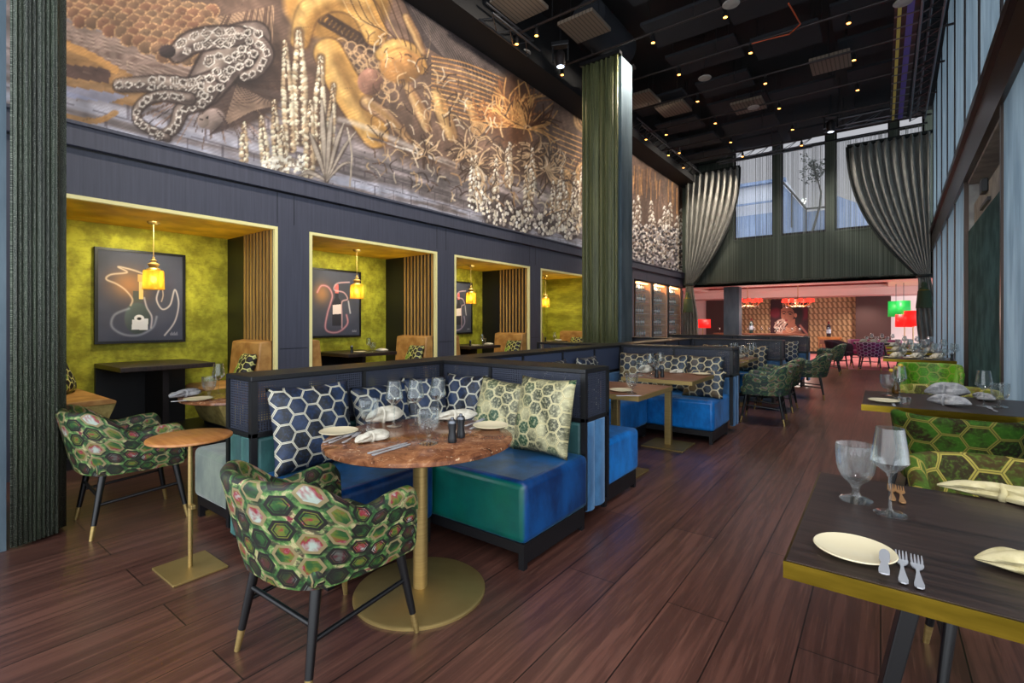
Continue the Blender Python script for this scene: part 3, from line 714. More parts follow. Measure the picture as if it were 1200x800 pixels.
    limb([(222, 116, 1), (190, 112, .9), (166, 122, .8), (162, 142, .7), (196, 162, .6)], 13)
    A.ell(250, 140, 14, 13, (140, 122, 114), shade=.5); A.ell(238, 142, 7, 8, (150, 132, 122), shade=.4)
    for (x, y) in ((236, 140), (243, 138)): A.ell(x, y, 2.2, 1.4, (30, 24, 24))
    for k in range(9): A.stroke([(254 + k * .9, 130 + k), (262 + k * .7, 140 + k * 1.2), (252 - k, 152 + k * .8)], 1, (70, 56, 54), .8)
    for (x, y) in [(246, 92), (254, 84), (262, 92), (248, 104), (258, 102), (236, 100), (268, 70), (276, 64), (256, 66), (284, 58), (292, 48), (280, 42), (266, 52), (298, 62), (304, 52), (290, 38), (270, 82), (280, 78), (292, 74), (240, 112), (302, 40)]:
        q_ = [(x + 5.2 * math.cos(k * PI / 3 + .3) * rr.uniform(.7, 1.2), y + 4.6 * math.sin(k * PI / 3 + .3) * rr.uniform(.7, 1.2)) for k in range(6)]
        A.poly(q_, (60, 50, 46), .8); A.stroke(q_ + [q_[0]], 1.4, white, .95, .8, curve=False); A.stroke([(x - 2, y - 1), (x + 1, y - 2), (x + 2, y + 1.5)], 1, (206, 194, 180), .8, .8)
    for (x, y, w_, h_) in [] and [(262, 60, 18, 15), (276, 46, 16, 11), (250, 78, 18, 13), (238, 96, 16, 10), (296, 48, 12, 10), (306, 60, 10, 9), (226, 52, 13, 9), (212, 58, 10, 8), (204, 100, 16, 8), (176, 99, 14, 7), (154, 100, 12, 6), (226, 118, 12, 8), (210, 134, 9, 9), (202, 150, 8, 6), (180, 114, 12, 6), (164, 128, 6, 9), (168, 146, 8, 5), (268, 80, 10, 9), (252, 52, 12, 8), (240, 46, 9, 7), (190, 156, 9, 4)]:
        for s_ in (1, .55):
            q_ = [(x + w_ * .5 * s_ * math.cos(a_) * rr.uniform(.8, 1.1), y + h_ * .5 * s_ * math.sin(a_) * rr.uniform(.8, 1.1)) for a_ in [k * PI / 3 + .4 + .2 * rr.random() for k in range(6)]]
            A.stroke(q_ + [q_[0]], 1.5 if s_ == 1 else 1.2, white, .95, .8, curve=False)
    # great gourds
    def gourd(pts, w, c1=(196, 148, 82)):
        A.stroke(pts, w + 3, (62, 42, 30), .8, 3); A.stroke(pts, w, c1, 1, 3)
        A.stroke([(a[0] - w * .16, a[1] - w * .14, *a[2:]) for a in pts], w * .5, (232, 194, 126), .6, w * .45)
        A.stroke([(a[0] + w * .28, a[1] + w * .2, *a[2:]) for a in pts], w * .35, (110, 74, 40), .55, w * .35)
    A.ell(395, 2, 62, 46, (182, 134, 74), shade=.4); 
    for i in range(12): A.ell(380 + i * 5, 22 + i * 3, 9, 8, (60, 44, 36), ring=.55, a=.8)
    gourd([(352, 48, .7), (362, 14, .9), (392, -2, 1), (424, 8, 1), (440, 40, .9)], 30)
    for i in range(5):
        for j in range(5): A.ell(400 + i * 11 + j * 4, 52 + j * 11 + i * 4, 8, 8, (196, 160, 120), ring=.78, a=.85)
    gourd([(385, 62, 1), (402, 96, 1.1), (424, 130, 1.1), (440, 158, .9)], 34)
    gourd([(448, 64, .9), (462, 54, 1), (484, 62, 1), (494, 80, .8)], 17); A.ell(470, 78, 25, 20, (170, 122, 72), shade=.45)
    A.ell(434, 96, 15, 16, (138, 100, 84), shade=.6)
    for i in range(11): A.stroke([(400 + i * 9, -4), (414 + i * 9, 20 + i * 2), (440 + i * 6, 30 + i * 4)], 1.4, rr.choice([(214, 178, 126), (60, 40, 30)]), .7)
    gourd([(476, 20, .7), (486, 40, .9), (496, 62, .5)], 10, (168, 130, 96)); gourd([(430, 120, 1), (455, 138, .9), (480, 165, .5)], 14, (150, 116, 92))
    gourd([(512, 110, .6), (520, 134, 1), (530, 160, .7)], 17, (178, 140, 100)); gourd([(478, 102, .6), (492, 128, 1), (500, 150, .6)], 14, (160, 124, 96)); gourd([(548, 120, .5), (556, 138, .9), (560, 152, .5)], 12, (150, 116, 90))
    # tall pale flower spikes and long leaves
    def spike(x, y0_, y1_, w_, lean=0, c1=(176, 152, 122), c2=(222, 206, 178)):
        n_ = int((y1_ - y0_) / 4.2)
        A.stroke([(x + lean, y0_), (x, y1_)], w_ * .8, (96, 74, 60), .75, 3)
        for k in range(n_):
            t = k / max(1, n_ - 1); cx = x + lean * (1 - t); cy = y0_ + (y1_ - y0_) * t; ww = w_ * (.25 + .75 * min(1, t * 2.2))
            for s_ in (-1, 1): A.ell(cx + s_ * ww * .34, cy + rr.uniform(-1, 1), max(1.1, ww * .3), 2.6, rr.choice([c1, c2]), rot=s_ * -.7, shade=.4, soft=.4)
            A.ell(cx + rr.uniform(-.2, .2) * ww, cy, max(1, ww * .16), 2.0, (84, 62, 50), a=.7, soft=.4)
            if k % 3 == 0: A.ell(cx + rr.uniform(-.3, .3) * ww, cy - 1, max(1, ww * .2), 2.2, c2, shade=.4, soft=.4)
    for x, y0_, y1_, w_, l in ((352, 38, 165, 17, -2), (340, 50, 175, 13, -6), (372, 68, 190, 14, 4), (384, 100, 195, 10, 7), (326, 120, 196, 10, -5), (312, 138, 195, 10, -6), (286, 146, 188, 9, 0), (362, 120, 205, 12, 2), (334, 150, 205, 9, -4)): spike(x, y0_, y1_, w_, l)
    for dx, dy, w_ in ((-32, 22, 7), (-20, -28, 8), (-6, -66, 9), (6, -52, 8), (20, -40, 7), (34, -30, 5), (30, 6, 4)):
        A.stroke([(383, 212, .5), (383 + dx * .6, 190 + dy * .55, 1), (383 + dx, 184 + dy, .3)], w_, (70, 58, 52), .8, 2); A.stroke([(383, 212, .5), (383 + dx * .6 - 1, 190 + dy * .55, 1), (383 + dx, 184 + dy, .3)], w_ * .6, (186, 172, 156), .9, 1.5)
    for i in range(120): A.ell(306 + rr.random() * 50, 182 + rr.random() * 18 + i % 3, 2, 1.8, rr.choice([(224, 214, 196), (150, 134, 118), (246, 240, 226)]))
    A.stroke([(407, 150), (412, 180), (410, 218)], 2, (180, 166, 150)); A.stroke([(398, 140), (430, 150), (540, 196), (690, 250)], 6, (222, 212, 204), .55, 4)
    for i in range(40): x = rr.uniform(430, 690); A.stroke([(x, 160 + (x - 430) * .32), (x + 18, 166 + (x - 430) * .33)], 2.4, rr.choice([white, (96, 80, 74)]), .6)
    # engraved light rays, dark sky in the upper edge
    A.poly([(470, -4), (640, 105), (600, 104), (548, 84), (500, 56)], (52, 45, 48), .75)
    for i in range(26): A.stroke([(478 + i * 4.5, 2 + i * 3.4), (500 + i * 4.6, 40 + i * 3.2), (520 + i * 3, 66 + i * 2.4)], .9, (150, 134, 124), .5)
    for j in range(13): A.stroke([(506, 66 + j * 5.2), (545, 74 + j * 5.4), (590, 92 + j * 5.0)], 1.5, rr.choice([(226, 178, 116), (200, 146, 88)]), .9)
    for j in range(12): A.stroke([(648, 148 + j * 6), (672, 158 + j * 6), (697, 168 + j * 6)], 1.4, (206, 156, 98), .85)
    # fern and blossom heads
    def burst(cx, cy, r, c1, c2, n_=40, up_=True):
        for i in range(n_):
            w_ = rr.uniform(-PI, .2) if up_ else rr.uniform(0, 2 * PI); r1 = r * rr.uniform(.5, 1.05); b_ = rr.uniform(-.5, .5)
            A.stroke([(cx, cy), (cx + r1 * .6 * math.cos(w_), cy + r1 * .6 * math.sin(w_)), (cx + r1 * math.cos(w_ + b_), cy + r1 * math.sin(w_ + b_))], 1.6, rr.choice([c1, c2]), .85, .8)
    A.ell(600, 130, 26, 44, (96, 60, 38), a=.8, soft=.4); burst(600, 148, 56, (226, 168, 100), (150, 96, 56), 80); burst(618, 150, 40, (214, 158, 96), (84, 52, 34), 40)
    for cx, cy, r in ((560, 195, 30), (590, 190, 26), (545, 175, 22), (640, 200, 30), (625, 180, 22), (500, 178, 20), (672, 230, 22)): burst(cx, cy, r, (206, 176, 140), (70, 52, 42), 40, False)
    for cx, cy, rx, ry in ((688, 138, 16, 18), (686, 205, 12, 16), (664, 220, 7, 22), (560, 150, 9, 8)):
        for k in range(4): A.ell(cx, cy, rx * (1 - k * .22), ry * (1 - k * .22), rr.choice([(206, 164, 112), (190, 150, 104)]), ring=.82, soft=.15)
    for i in range(26): x = rr.uniform(545, 694); y = 196 + (x - 545) * .16 + rr.uniform(-8, 40); spike(x, y - rr.uniform(18, 36), y + 18, 6, rr.uniform(-3, 3), (196, 176, 150), (232, 222, 204))
    for cx, cy, r in ((585, 248, 20), (612, 258, 15), (640, 262, 14), (668, 268, 12), (560, 235, 12)):
        A.ell(cx, cy, r, r * 1.1, (62, 52, 52), a=.8)
        for i in range(70):
            w_ = rr.random() * 2 * PI; q_ = r * math.sqrt(rr.random()); A.ell(cx + q_ * math.cos(w_), cy + q_ * math.sin(w_), 1.4, 2, rr.choice([(230, 220, 200), (170, 158, 150), (246, 240, 230)]))
    for i in range(420):                     # dense etched undergrowth
        x = rr.uniform(430, 697); y = rr.uniform(70, 250) + (x - 560) * .35; w_ = rr.uniform(-2.6, -.5); L_ = rr.uniform(6, 20); b_ = rr.uniform(-.7, .7)
        if y < 58 + (x - 470) * .62 or y > 214 + (x - 430) * .24: continue
        A.stroke([(x, y), (x + L_ * .6 * math.cos(w_), y + L_ * .6 * math.sin(w_)), (x + L_ * math.cos(w_ + b_), y + L_ * math.sin(w_ + b_))], rr.uniform(.9, 2), rr.choice([(212, 180, 136), (176, 138, 98), (52, 38, 32), (84, 62, 48), (230, 212, 184)]), .75, .8)
    for i in range(160):
        x = rr.uniform(62, 470); y = rr.uniform(0, 200); w_ = rr.uniform(0, 2 * PI); L_ = rr.uniform(5, 14)
        if n[0, 0] < -1 or rr.random() < .3: continue
        A.stroke([(x, y), (x + L_ * math.cos(w_), y + L_ * math.sin(w_) * .5)], .9, rr.choice([(206, 180, 150), (60, 46, 40)]), .35)
    # beyond the second column
    for i in range(46): x = rr.uniform(742, 800); y = 190 + (x - 742) * .35 + rr.uniform(0, 20); A.stroke([(x, y), (x + rr.uniform(-2, 2), y + rr.uniform(15, 40))], 1.2, rr.choice([(190, 140, 88), (90, 62, 44), (150, 110, 72)]), .7)
    for i in range(40): x = rr.uniform(742, 800); y = rr.uniform(228, 285) + (x - 742) * .2; spike(x, y, y + rr.uniform(14, 30), 5, 0, (176, 164, 150), (226, 220, 210))
    for i in range(500): x = rr.uniform(742, 800); A.ell(x, rr.uniform(262, 312) + (x - 742) * .1, 1.3, 1.3, rr.choice([(220, 216, 212), (60, 56, 62), (150, 146, 150), (40, 36, 40)]))
    hatch = np.sin((px * .55 + py * 1.25) * 1.15 + 9 * n) * np.clip((n2 - .38) * 3, 0, 1)
    g_ = .72 + .5 * n2[..., None] + .08 * hatch[..., None]; A.c = np.clip(A.c * g_, 0, 255)
    o = sheet('mural', m_mural, lambda a, b: (np.full(a.shape, X), y0 + (y1 - y0) * a ** 1.15, z0 + (z1 - z0) * b), nu, nv, A)
    # a printed board: give it real thickness
    s_ = o.modifiers.new('t', 'SOLIDIFY'); s_.thickness = .02; s_.offset = -1
    tag(o, 'long sepia mural of plants, gourds and a line-painted crouching body above the alcoves', 'mural')
mural()
# ------------------------------------------------------------------ kinds of furniture
def ss(a, b, x): t = min(1, max(0, (x - a) / (b - a))); return t * t * (3 - 2 * t)
def resample(P, n):
    L = [0]
    for a, b in zip(P[:-1], P[1:]): L.append(L[-1] + math.dist(a, b))
    out = []; k = 0
    for i in range(n + 1):
        s = L[-1] * i / n
        while k < len(P) - 2 and L[k + 1] < s: k += 1
        t = (s - L[k]) / max(1e-9, L[k + 1] - L[k]); out.append(tuple(P[k][j] + (P[k + 1][j] - P[k][j]) * t for j in range(len(P[0]))))
    return out, L[-1]
def tub_chair(name, label, fab, hb=.78, ha=.655, seatfab=None, rnd=0, legm=None, dip=.0, wide=1.0):
    t = thing(name, label, 'chair')
    half = [(-.285, .235), (-.287, .10), (-.28, -.05), (-.245, -.185), (-.14, -.27), (0, -.29)]
    P, LL = resample(smooth_path(half + [(-x, y) for x, y in reversed(half[:-1])], 10), 60)
    P = [(x * wide * .90, y * .97) for x, y in P]
    sh = MB(); N = len(P)
    rings = []
    for i, (x, y) in enumerate(P):
        a, b = P[max(0, i - 1)], P[min(N - 1, i + 1)]; tx, ty = b[0] - a[0], b[1] - a[1]; l = math.hypot(tx, ty); nx, ny = -ty / l, tx / l
        if nx * x + ny * (y - .1) < 0: nx, ny = -nx, -ny
        s = abs(i / (N - 1) - .5) * 2
        top = hb + (ha - dip - hb) * ss(.30, .62, s) + dip * ss(.6, .85, s)
        if rnd: top = hb + (ha - hb) * ss(.42, .95, s)
        top -= .05 * ss(.93, 1.0, s) ** 2
        bot = .375 + .02 * (1 - ss(0, .4, s)); lean = .08 + .14 * (1 - ss(.2, .8, s)); T = .03 * (1 - .35 * ss(.95, 1, s))
        ring = []
        def pt(off, z): o = off + lean * max(0, z - .42); return (x + nx * o, y + ny * o, z)
        for k in range(6): ring.append(pt(T * (1 if k else .6), bot + (top - .03 - bot) * k / 5))
        for k in range(1, 6): w_ = PI * k / 6; ring.append(pt(T * math.cos(w_), top - .03 + .03 * math.sin(w_)))
        for k in range(6): ring.append(pt(-T, top - .03 + (.40 - top + .03) * k / 5))
        rings.append(ring)
    M_ = len(rings[0]); V = [q for r in rings for q in r]
    vl = [0]
    mid = rings[N // 2]
    for k in range(1, M_): vl.append(vl[-1] + math.dist(mid[k - 1], mid[k]))
    o = 0; fs = []; sh.v = [tuple(q) for q in V]
    for i in range(N - 1):
        for k in range(M_ - 1):
            sh.f.append((i * M_ + k, (i + 1) * M_ + k, (i + 1) * M_ + k + 1, i * M_ + k + 1))
            u0, u1 = LL * i / (N - 1), LL * (i + 1) / (N - 1)
            sh.uv[len(sh.f) - 1] = [(u0, vl[k]), (u1, vl[k]), (u1, vl[k + 1]), (u0, vl[k + 1])]
        sh.f.append((i * M_ + M_ - 1, (i + 1) * M_ + M_ - 1, (i + 1) * M_, i * M_))
    for e in (0, N - 1):
        ring = rings[e]; sh.f.append(tuple(e * M_ + k for k in range(M_))); sh.uv[len(sh.f) - 1] = [(q[0] * .6, q[2]) for q in ring]
    sh.build('shell', fab, t, smooth=True)
    MB().box(-.25 * wide, .25 * wide, -.235, .265, .372, .485).build('seat', seatfab or fab, t, smooth=True, bev=.045, seg=4, uv=.03)
    lm = legm or m_blackleg
    for sx in (-1, 1):
        for sy in (-1, 1):
            p0, p1 = Vector((sx * .205, sy * .19, .385)), Vector((sx * .25, sy * .255, 0)); pm = p0.lerp(p1, .78)
            lg = MB().tube([p0, pm], [.021, .0145], 12).build('leg', lm, t, smooth=True)
            MB().tube([pm, p1], [.0145, .011], 12).build('ferrule', m_brass, lg, smooth=True)
    def lp(sx, sy, z): k = 1 - z / .385; return (sx * (.205 + .045 * k), sy * (.19 + .065 * k), z)
    for sx in (-1, 1): MB().tube([lp(sx, -1, .20), lp(sx, 1, .235)], .010, 8).build('stretcher', lm, t, smooth=True)
    MB().tube([lp(-1, -1, .25), lp(1, -1, .25)], .010, 8).build('stretcher', lm, t, smooth=True)
    return t
def bench(name, label, x0, x1, y0, y1, m, group=None, z0=.14, z1=.475):
    t = thing(name, label, 'bench', ((x0 + x1) / 2, (y0 + y1) / 2, 0), 0, group); a, b = (x1 - x0) / 2, (y1 - y0) / 2
    MB().box(-a, a, -b, b, z0, z1).build('seat_cushion', m, t, smooth=True, bev=.04, seg=4)
    f = MB(); e = .03; i = .02
    f.box(-a + i, a - i, -b + i, -b + i + e, .085, z0).box(-a + i, a - i, b - i - e, b - i, .085, z0).box(-a + i, -a + i + e, -b + i + e, b - i - e, .03, z0).box(a - i - e, a - i, -b + i + e, b - i - e, .03, z0)
    f.build('base_frame', m_black, t)
    for sx in (-1, 1):
        for sy in (-1, 1): MB().box(*sorted((sx * (a - i), sx * (a - i - .035))), *sorted((sy * (b - i), sy * (b - i - .035))), 0, .085).build('leg', m_black, t)
    return t
def quad(mb, p, w, h):
    mb.add(p, [(0, 1, 2, 3)], [(0, 0), (w, 0), (w, h), (0, h)])
def partition(label, x0, x1, y0, y1, ends, pad, roll, board=None, group='double-sided booth partitions'):
    """double seat back: rail on top, cane between posts, velvet below; ends: which short ends show ('x0','x1','y0')"""
    t = thing('booth_partition', label, 'partition', ((x0 + x1) / 2, (y0 + y1) / 2, 0), 0, group); a, b = (x1 - x0) / 2, (y1 - y0) / 2
    Z0, Z1, e = .70, 1.02, .035
    MB().box(-a, a, -b, b, Z1 - .028, Z1).build('top_rail', m_black, t, bev=.004)
    MB().box(-a, a, -b, b, Z0 - .03, Z0).build('middle_rail', m_black, t, bev=.004)
    for sx in (-1, 1):
        for sy in (-1, 1): MB().box(*sorted((sx * a, sx * (a - e))), *sorted((sy * b, sy * (b - e))), .1, Z1 - .028).build('post', m_black, t)
    n = max(1, round((2 * (a if a > b else b)) / .75))
    for s in (-1, 1):
        c = MB()
        if a > b: quad(c, [(-a + e, s * (b - .012), Z0), (a - e, s * (b - .012), Z0), (a - e, s * (b - .012), Z1 - .028), (-a + e, s * (b - .012), Z1 - .028)], 2 * (a - e), Z1 - Z0)
        else: quad(c, [(s * (a - .012), -b + e, Z0), (s * (a - .012), b - e, Z0), (s * (a - .012), b - e, Z1 - .028), (s * (a - .012), -b + e, Z1 - .028)], 2 * (b - e), Z1 - Z0)
        c.build('upholstered_board' if board == s else 'cane_panel', m_capblue if board == s else m_cane, t, fix=False)
        if a > b: MB().box(-a + .02, a - e, s * b - .05 * (s > 0) + .0, s * b + .05 * (s < 0), .16, Z0 - .03).build('back_pad', pad, t, bev=.02, smooth=True)
        else: MB().box(s * a - .05 * (s > 0), s * a + .05 * (s < 0), -b + e, b - .02, .16, Z0 - .03).build('back_pad', pad, t, bev=.02, smooth=True)
    for k in range(1, n):
        q = -1 + 2 * k / n
        if a > b: MB().box(q * a - .012, q * a + .012, -b, b, Z0, Z1 - .028).build('stile', m_black, t)
        else: MB().box(-a, a, q * b - .012, q * b + .012, Z0, Z1 - .028).build('stile', m_black, t)
    for en in ends:
        c = MB()
        if en[0] == 'x':
            s = -1 if en == 'x0' else 1; X = s * (a - .012)
            quad(c, [(X, -b + e, Z0), (X, b - e, Z0), (X, b - e, Z1 - .028), (X, -b + e, Z1 - .028)], 2 * (b - e), Z1 - Z0)
            for q, w_ in ((-b * .55, b * .36), (b * .25, b * .44)):
                MB().prism([(X + s * .035 * math.sin(PI * k / 10) - s * .01, q - w_ * math.cos(PI * k / 10)) for k in range(11)], 'Z', .09, Z0 - .03).build('end_roll', roll, t, smooth=True)
        else:
            s = -1; Y = s * (b - .012)
            quad(c, [(-a + e, Y, Z0), (a - e, Y, Z0), (a - e, Y, Z1 - .028), (-a + e, Y, Z1 - .028)], 2 * (a - e), Z1 - Z0)
            for q, w_ in ((-a * .25, a * .44), (a * .55, a * .36)):
                MB().prism([(q - w_ * math.cos(PI * k / 10), Y + s * .035 * math.sin(PI * k / 10) - s * .01) for k in range(11)], 'Z', .09, Z0 - .03).build('end_roll', roll, t, smooth=True)
        c.build('cane_panel', m_cane, t, fix=False)
    return t
def pillow_mesh(w, h, d, m, name='pillow'):
    """standing pillow, face towards -y, bottom edge on z=0"""
    mb = MB()
    def f(side):
        def g(u, v):
            x, z = 2 * u - 1, 2 * v - 1; e = (1 - x ** 4) * (1 - z ** 4); pin = 1 - .07 * (1 - x * x) * (z * z) ; pin2 = 1 - .07 * (1 - z * z) * (x * x)
            return (x * w / 2 * pin2, side * d / 2 * e ** .55 + .012 * math.sin(9 * x + 5 * z) * e * .5, h / 2 + z * h / 2 * pin)
        return g
    for s in (-1, 1): mb.grid(f(s), 18, 18, lambda u, v: (u * w + .03, v * h + .02))
    o = mb.build(name, m, smooth=True, fix=True)
    bm = bmesh.new(); bm.from_mesh(o.data); bmesh.ops.remove_doubles(bm, verts=bm.verts, dist=.0005); bmesh.ops.recalc_face_normals(bm, faces=bm.faces); bm.to_mesh(o.data); bm.free()
    return o
PILL = {}
def pillow(m, loc, rz, tilt, label, group=None, w=.48, h=.46, roll=0, name='pillow'):
    k = (m.name, w, h)
    if k not in PILL: PILL[k] = o = pillow_mesh(w, h, .15, m, name)
    else: o = PILL[k].copy(); COL.objects.link(o)
    o.matrix_world = Matrix.Translation(loc) @ Matrix.Rotation(rz, 4, 'Z') @ Matrix.Rotation(-tilt, 4, 'X') @ Matrix.Rotation(roll, 4, 'Y')
    return tag(o, label, 'pillow', group)
def round_table(label, loc, r, topm, hz=.75, rb=.32):
    t = thing('round_table', label, 'table', loc)
    MB().lathe([(r - .012, hz - .028), (r, hz - .022), (r, hz - .006), (r - .008, hz), (0, hz)], n=72).build('tabletop', topm, t, smooth=True)
    MB().lathe([(.036, .022), (.036, hz - .028)], n=28).build('pedestal', m_brass, t, smooth=True)
    MB().lathe([(rb, 0), (rb, .010), (rb - .01, .018), (.05, .024), (0, .024)], n=72).build('base_plate', m_brass, t, smooth=True)
    return t
def square_table(label, x0, x1, y0, y1, group=None, topm=None, edge=None, th=.045, hz=.75, legs='pedestal'):
    t = thing('dining_table', label, 'table', ((x0 + x1) / 2, (y0 + y1) / 2, 0), 0, group); a, b = (x1 - x0) / 2, (y1 - y0) / 2
    MB().box(-a + .006, a - .006, -b + .006, b - .006, hz - th + .004, hz).build('tabletop', topm or m_mwood, t)
    f = MB(); z0, z1 = hz - th, hz - .002
    f.box(-a, a, -b, -b + .006, z0, z1).box(-a, a, b - .006, b, z0, z1).box(-a, -a + .006, -b + .006, b - .006, z0, z1).box(a - .006, a, -b + .006, b - .006, z0, z1)
    f.build('edge_band', edge or m_brass, t)
    if legs == 'pedestal':
        MB().box(-.032, .032, -.032, .032, .012, hz - th + .004).build('pedestal', m_brass, t, bev=.004)
        MB().box(-.22, .22, -.22, .22, 0, .013).build('base_plate', m_brass, t, bev=.003)
    else:
        for sx in (-1, 1):
            xa, xb = sx * (a - .29), sx * (a - .16)
            MB().prism([(xa - .022, hz - th), (xa + .022, hz - th), (xb + .018, .03), (xb - .018, .03)], 'Y', -.05, .05).build('leg', m_blackleg, t, bev=.004)
            MB().box(min(xb, xb) - .02, xb + .02, -.30, .30, 0, .03).build('foot_bar', m_blackleg, t, bev=.004)
        MB().box(-a + .2, a - .2, -.04, .04, hz - th - .03, hz - th + .002).build('apron', m_blackleg, t)
    return t
ORD = ('first', 'second', 'third', 'fourth', 'fifth', 'sixth', 'seventh', 'eighth', 'ninth', 'tenth', 'eleventh', 'twelfth')
# ---- tableware
def goblet():
    rib = lambda w, j: 1 + .02 * math.cos(24 * w) if 9 <= j <= 15 else 1
    p = [(.040, 0), (.041, .004), (.034, .008), (.014, .014), (.009, .024), (.009, .034), (.012, .042), (.016, .048), (.022, .054), (.034, .066), (.043, .084), (.0475, .106), (.0495, .130), (.0495, .152), (.049, .162), (.0475, .163), (.046, .160), (.0455, .13), (.0435, .106), (.039, .085), (.030, .069), (.015, .058), (0, .056)]
    return MB().lathe(p, n=120, mod=rib).build('water_goblet', m_glass, smooth=True)
def wineglass():
    p = [(.040, 0), (.040, .002), (.012, .006), (.0045, .016), (.0038, .06), (.0042, .105), (.010, .116), (.030, .132), (.047, .150), (.046, .160), (.040, .20), (.034, .245), (.033, .245), (.039, .20), (.0445, .160), (.0452, .151), (.028, .134), (.008, .119), (0, .117)]
    return MB().lathe(p, n=40).build('wine_glass', m_glass, smooth=True)
def plate(r=.095):
    return MB().lathe([(r * .55, 0), (r * .6, .003), (r * .98, .014), (r, .016), (r * .98, .018), (r * .62, .008), (0, .007)], n=48).build('side_plate', m_china, smooth=True)
def outline_obj(name, m, half, zf, th=.0025, cuts=None):
    """flat cutlery: half outline (y, halfwidth) along y, arched by zf(y)"""
    mb = MB(); n = len(half); W = 3
    for s in (1, 0):
        for (y, w) in half:
            for k in range(W): mb.v.append(((k - 1) * w, y, zf(y) + th * s))
    for i in range(n - 1):
        for k in range(W - 1):
            a = i * W + k; mb.f.append((a, a + 1, a + W + 1, a + W)); b = a + n * W; mb.f.append((b, b + W, b + W + 1, b + 1))
        for k in (0, W - 1): a = i * W + k; mb.f.append((a, a + W, a + W + n * W, a + n * W))
    for i in (0, n - 1): mb.f.append(tuple([i * W + k for k in range(W)] + [i * W + k + n * W for k in reversed(range(W))]))
    if cuts: cuts(mb)
    return mb.build(name, m, smooth=True)
def fork(m):
    zf = lambda y: .004 + .006 * max(0, (y - .11) / .08) ** 1.2 * (1 if y < .17 else 1) - .0 + .004 * math.cos(y * 20) * 0
    def tines(mb):
        for k in range(4):
            x = (k - 1.5) * .0066; mb.tube([(x * .9, .138, zf(.138) + .001), (x, .165, zf(.165) + .001), (x, .192, zf(.192) + .002)], [.0026, .0022, .0012], 6)
    return outline_obj('fork', m, [(0, .004), (.006, .0085), (.02, .0092), (.05, .0062), (.09, .0032), (.11, .0034), (.122, .010), (.132, .0125), (.142, .0125)], zf, .003, tines)
def knife(m):
    return outline_obj('knife', m, [(0, .004), (.005, .009), (.03, .0092), (.07, .007), (.085, .0055), (.092, .007), (.11, .0095), (.16, .0095), (.185, .007), (.197, .002)], lambda y: .002, .003)
def napkin(m, L=.26):
    t = thing('napkin', 'folded napkin', 'napkin'); mb = MB()
    def f(u, v):
        x = (u - .5) * L; q = abs(2 * u - 1); w = .056 * (1 - q ** 2.4) * (.52 + .48 * min(1, abs(u - .42) * 5)) + .003; a = 2 * PI * v
        h = .020 * (1 - q ** 3) + .003; fold = 1 + .22 * math.sin(3 * a + u * 5) + .1 * math.sin(7 * a + 9 * u)
        return (x, w * math.cos(a) * fold + .01 * math.sin(u * 7), h + h * math.sin(a) * (1 if math.sin(a) < 0 else fold * 1.3) + .018 * q * q * (1 if u > .5 else .6))
    mb.grid(f, 30, 24, cv=True); mb.build('cloth', m, t, smooth=True)
    MB().tube([(-.02 + .003 * math.sin(w_ * 3), .034 * math.cos(w_), .024 + .026 * math.sin(w_)) for w_ in [2 * PI * k / 16 for k in range(16)]], .009, 8, closed=True).build('napkin_ring', m, t, smooth=True)
    return t
def mill(m, cap):
    t = thing('pepper_mill', 'mill', 'mill')
    MB().lathe([(.020, 0), (.021, .004), (.021, .02), (.0165, .05), (.021, .085), (.021, .09), (0, .09)], n=24).build('body', m, t, smooth=True)
    MB().lathe([(.021, .09), (.021, .096), (.016, .104), (.008, .108), (.007, .116), (0, .118)], n=24).build('cap', cap, t, smooth=True)
    return t
def bottle(m, H_=.3):
    t = thing('wine_bottle', 'bottle', 'bottle'); k = H_ / .3
    MB().lathe([(r * k, z * k) for r, z in ((.036, 0), (.038, .004), (.038, .185), (.034, .205), (.016, .235), (.014, .25), (.014, .286), (.016, .288), (.016, .3), (0, .3))], n=20).build('body', m, t, smooth=True)
    MB().lathe([(.0386 * k, .07 * k), (.0386 * k, .15 * k)], n=20, cap=False).build('label', m_label, t, smooth=True)
    MB().lathe([(.0148 * k, .255 * k), (.0148 * k, .285 * k), (.0166 * k, .287 * k), (.0166 * k, .302 * k), (0, .302 * k)], n=16).build('foil', m_foil, t, smooth=True)
    return t
def candle_glass():
    return MB().lathe([(.026, 0), (.030, .003), (.033, .02), (.034, .055), (.032, .055), (.031, .02), (.026, .008), (0, .008)], n=28, mod=lambda w, j: 1 + (.05 * math.cos(10 * w) if j < 4 else 0)).build('candle_glass', m_glass, smooth=True)
def pendant_lamp(label, loc):
    t = thing('pendant_lamp', label, 'lamp', loc, 0, 'amber glass pendants in the alcoves')
    zt = ZA - .03 - loc[2]
    MB().lathe([(0, zt), (.06, zt), (.06, zt - .012), (.045, zt - .028), (0, zt - .03)], n=28).build('canopy', m_brass, t, smooth=True)
    MB().tube([(0, 0, .30), (0, 0, zt - .02)], .004, 6).build('cord', m_brass, t)
    MB().lathe([(0, .305), (.012, .30), (.014, .275), (.032, .262), (.020, .245), (.040, .232), (.058, .218), (.044, .196), (.036, .184), (.060, .172), (.066, .160), (.05, .15), (0, .15)], n=32).build('neck', m_brass, t, smooth=True)
    MB().lathe([(.088, .152), (.094, .14), (.100, .0), (.101, -.06), (.098, -.06), (.097, 0), (.090, .138), (.06, .148)], n=60, mod=lambda w, j: 1 + .018 * math.cos(20 * w), cap=False).build('shade', m_amber, t, smooth=True)
    MB().lathe([(0, .09), (.018, .085), (.030, .055), (.022, .02), (0, .008)], n=20).build('bulb', m_bulb, t, smooth=True)
    return t
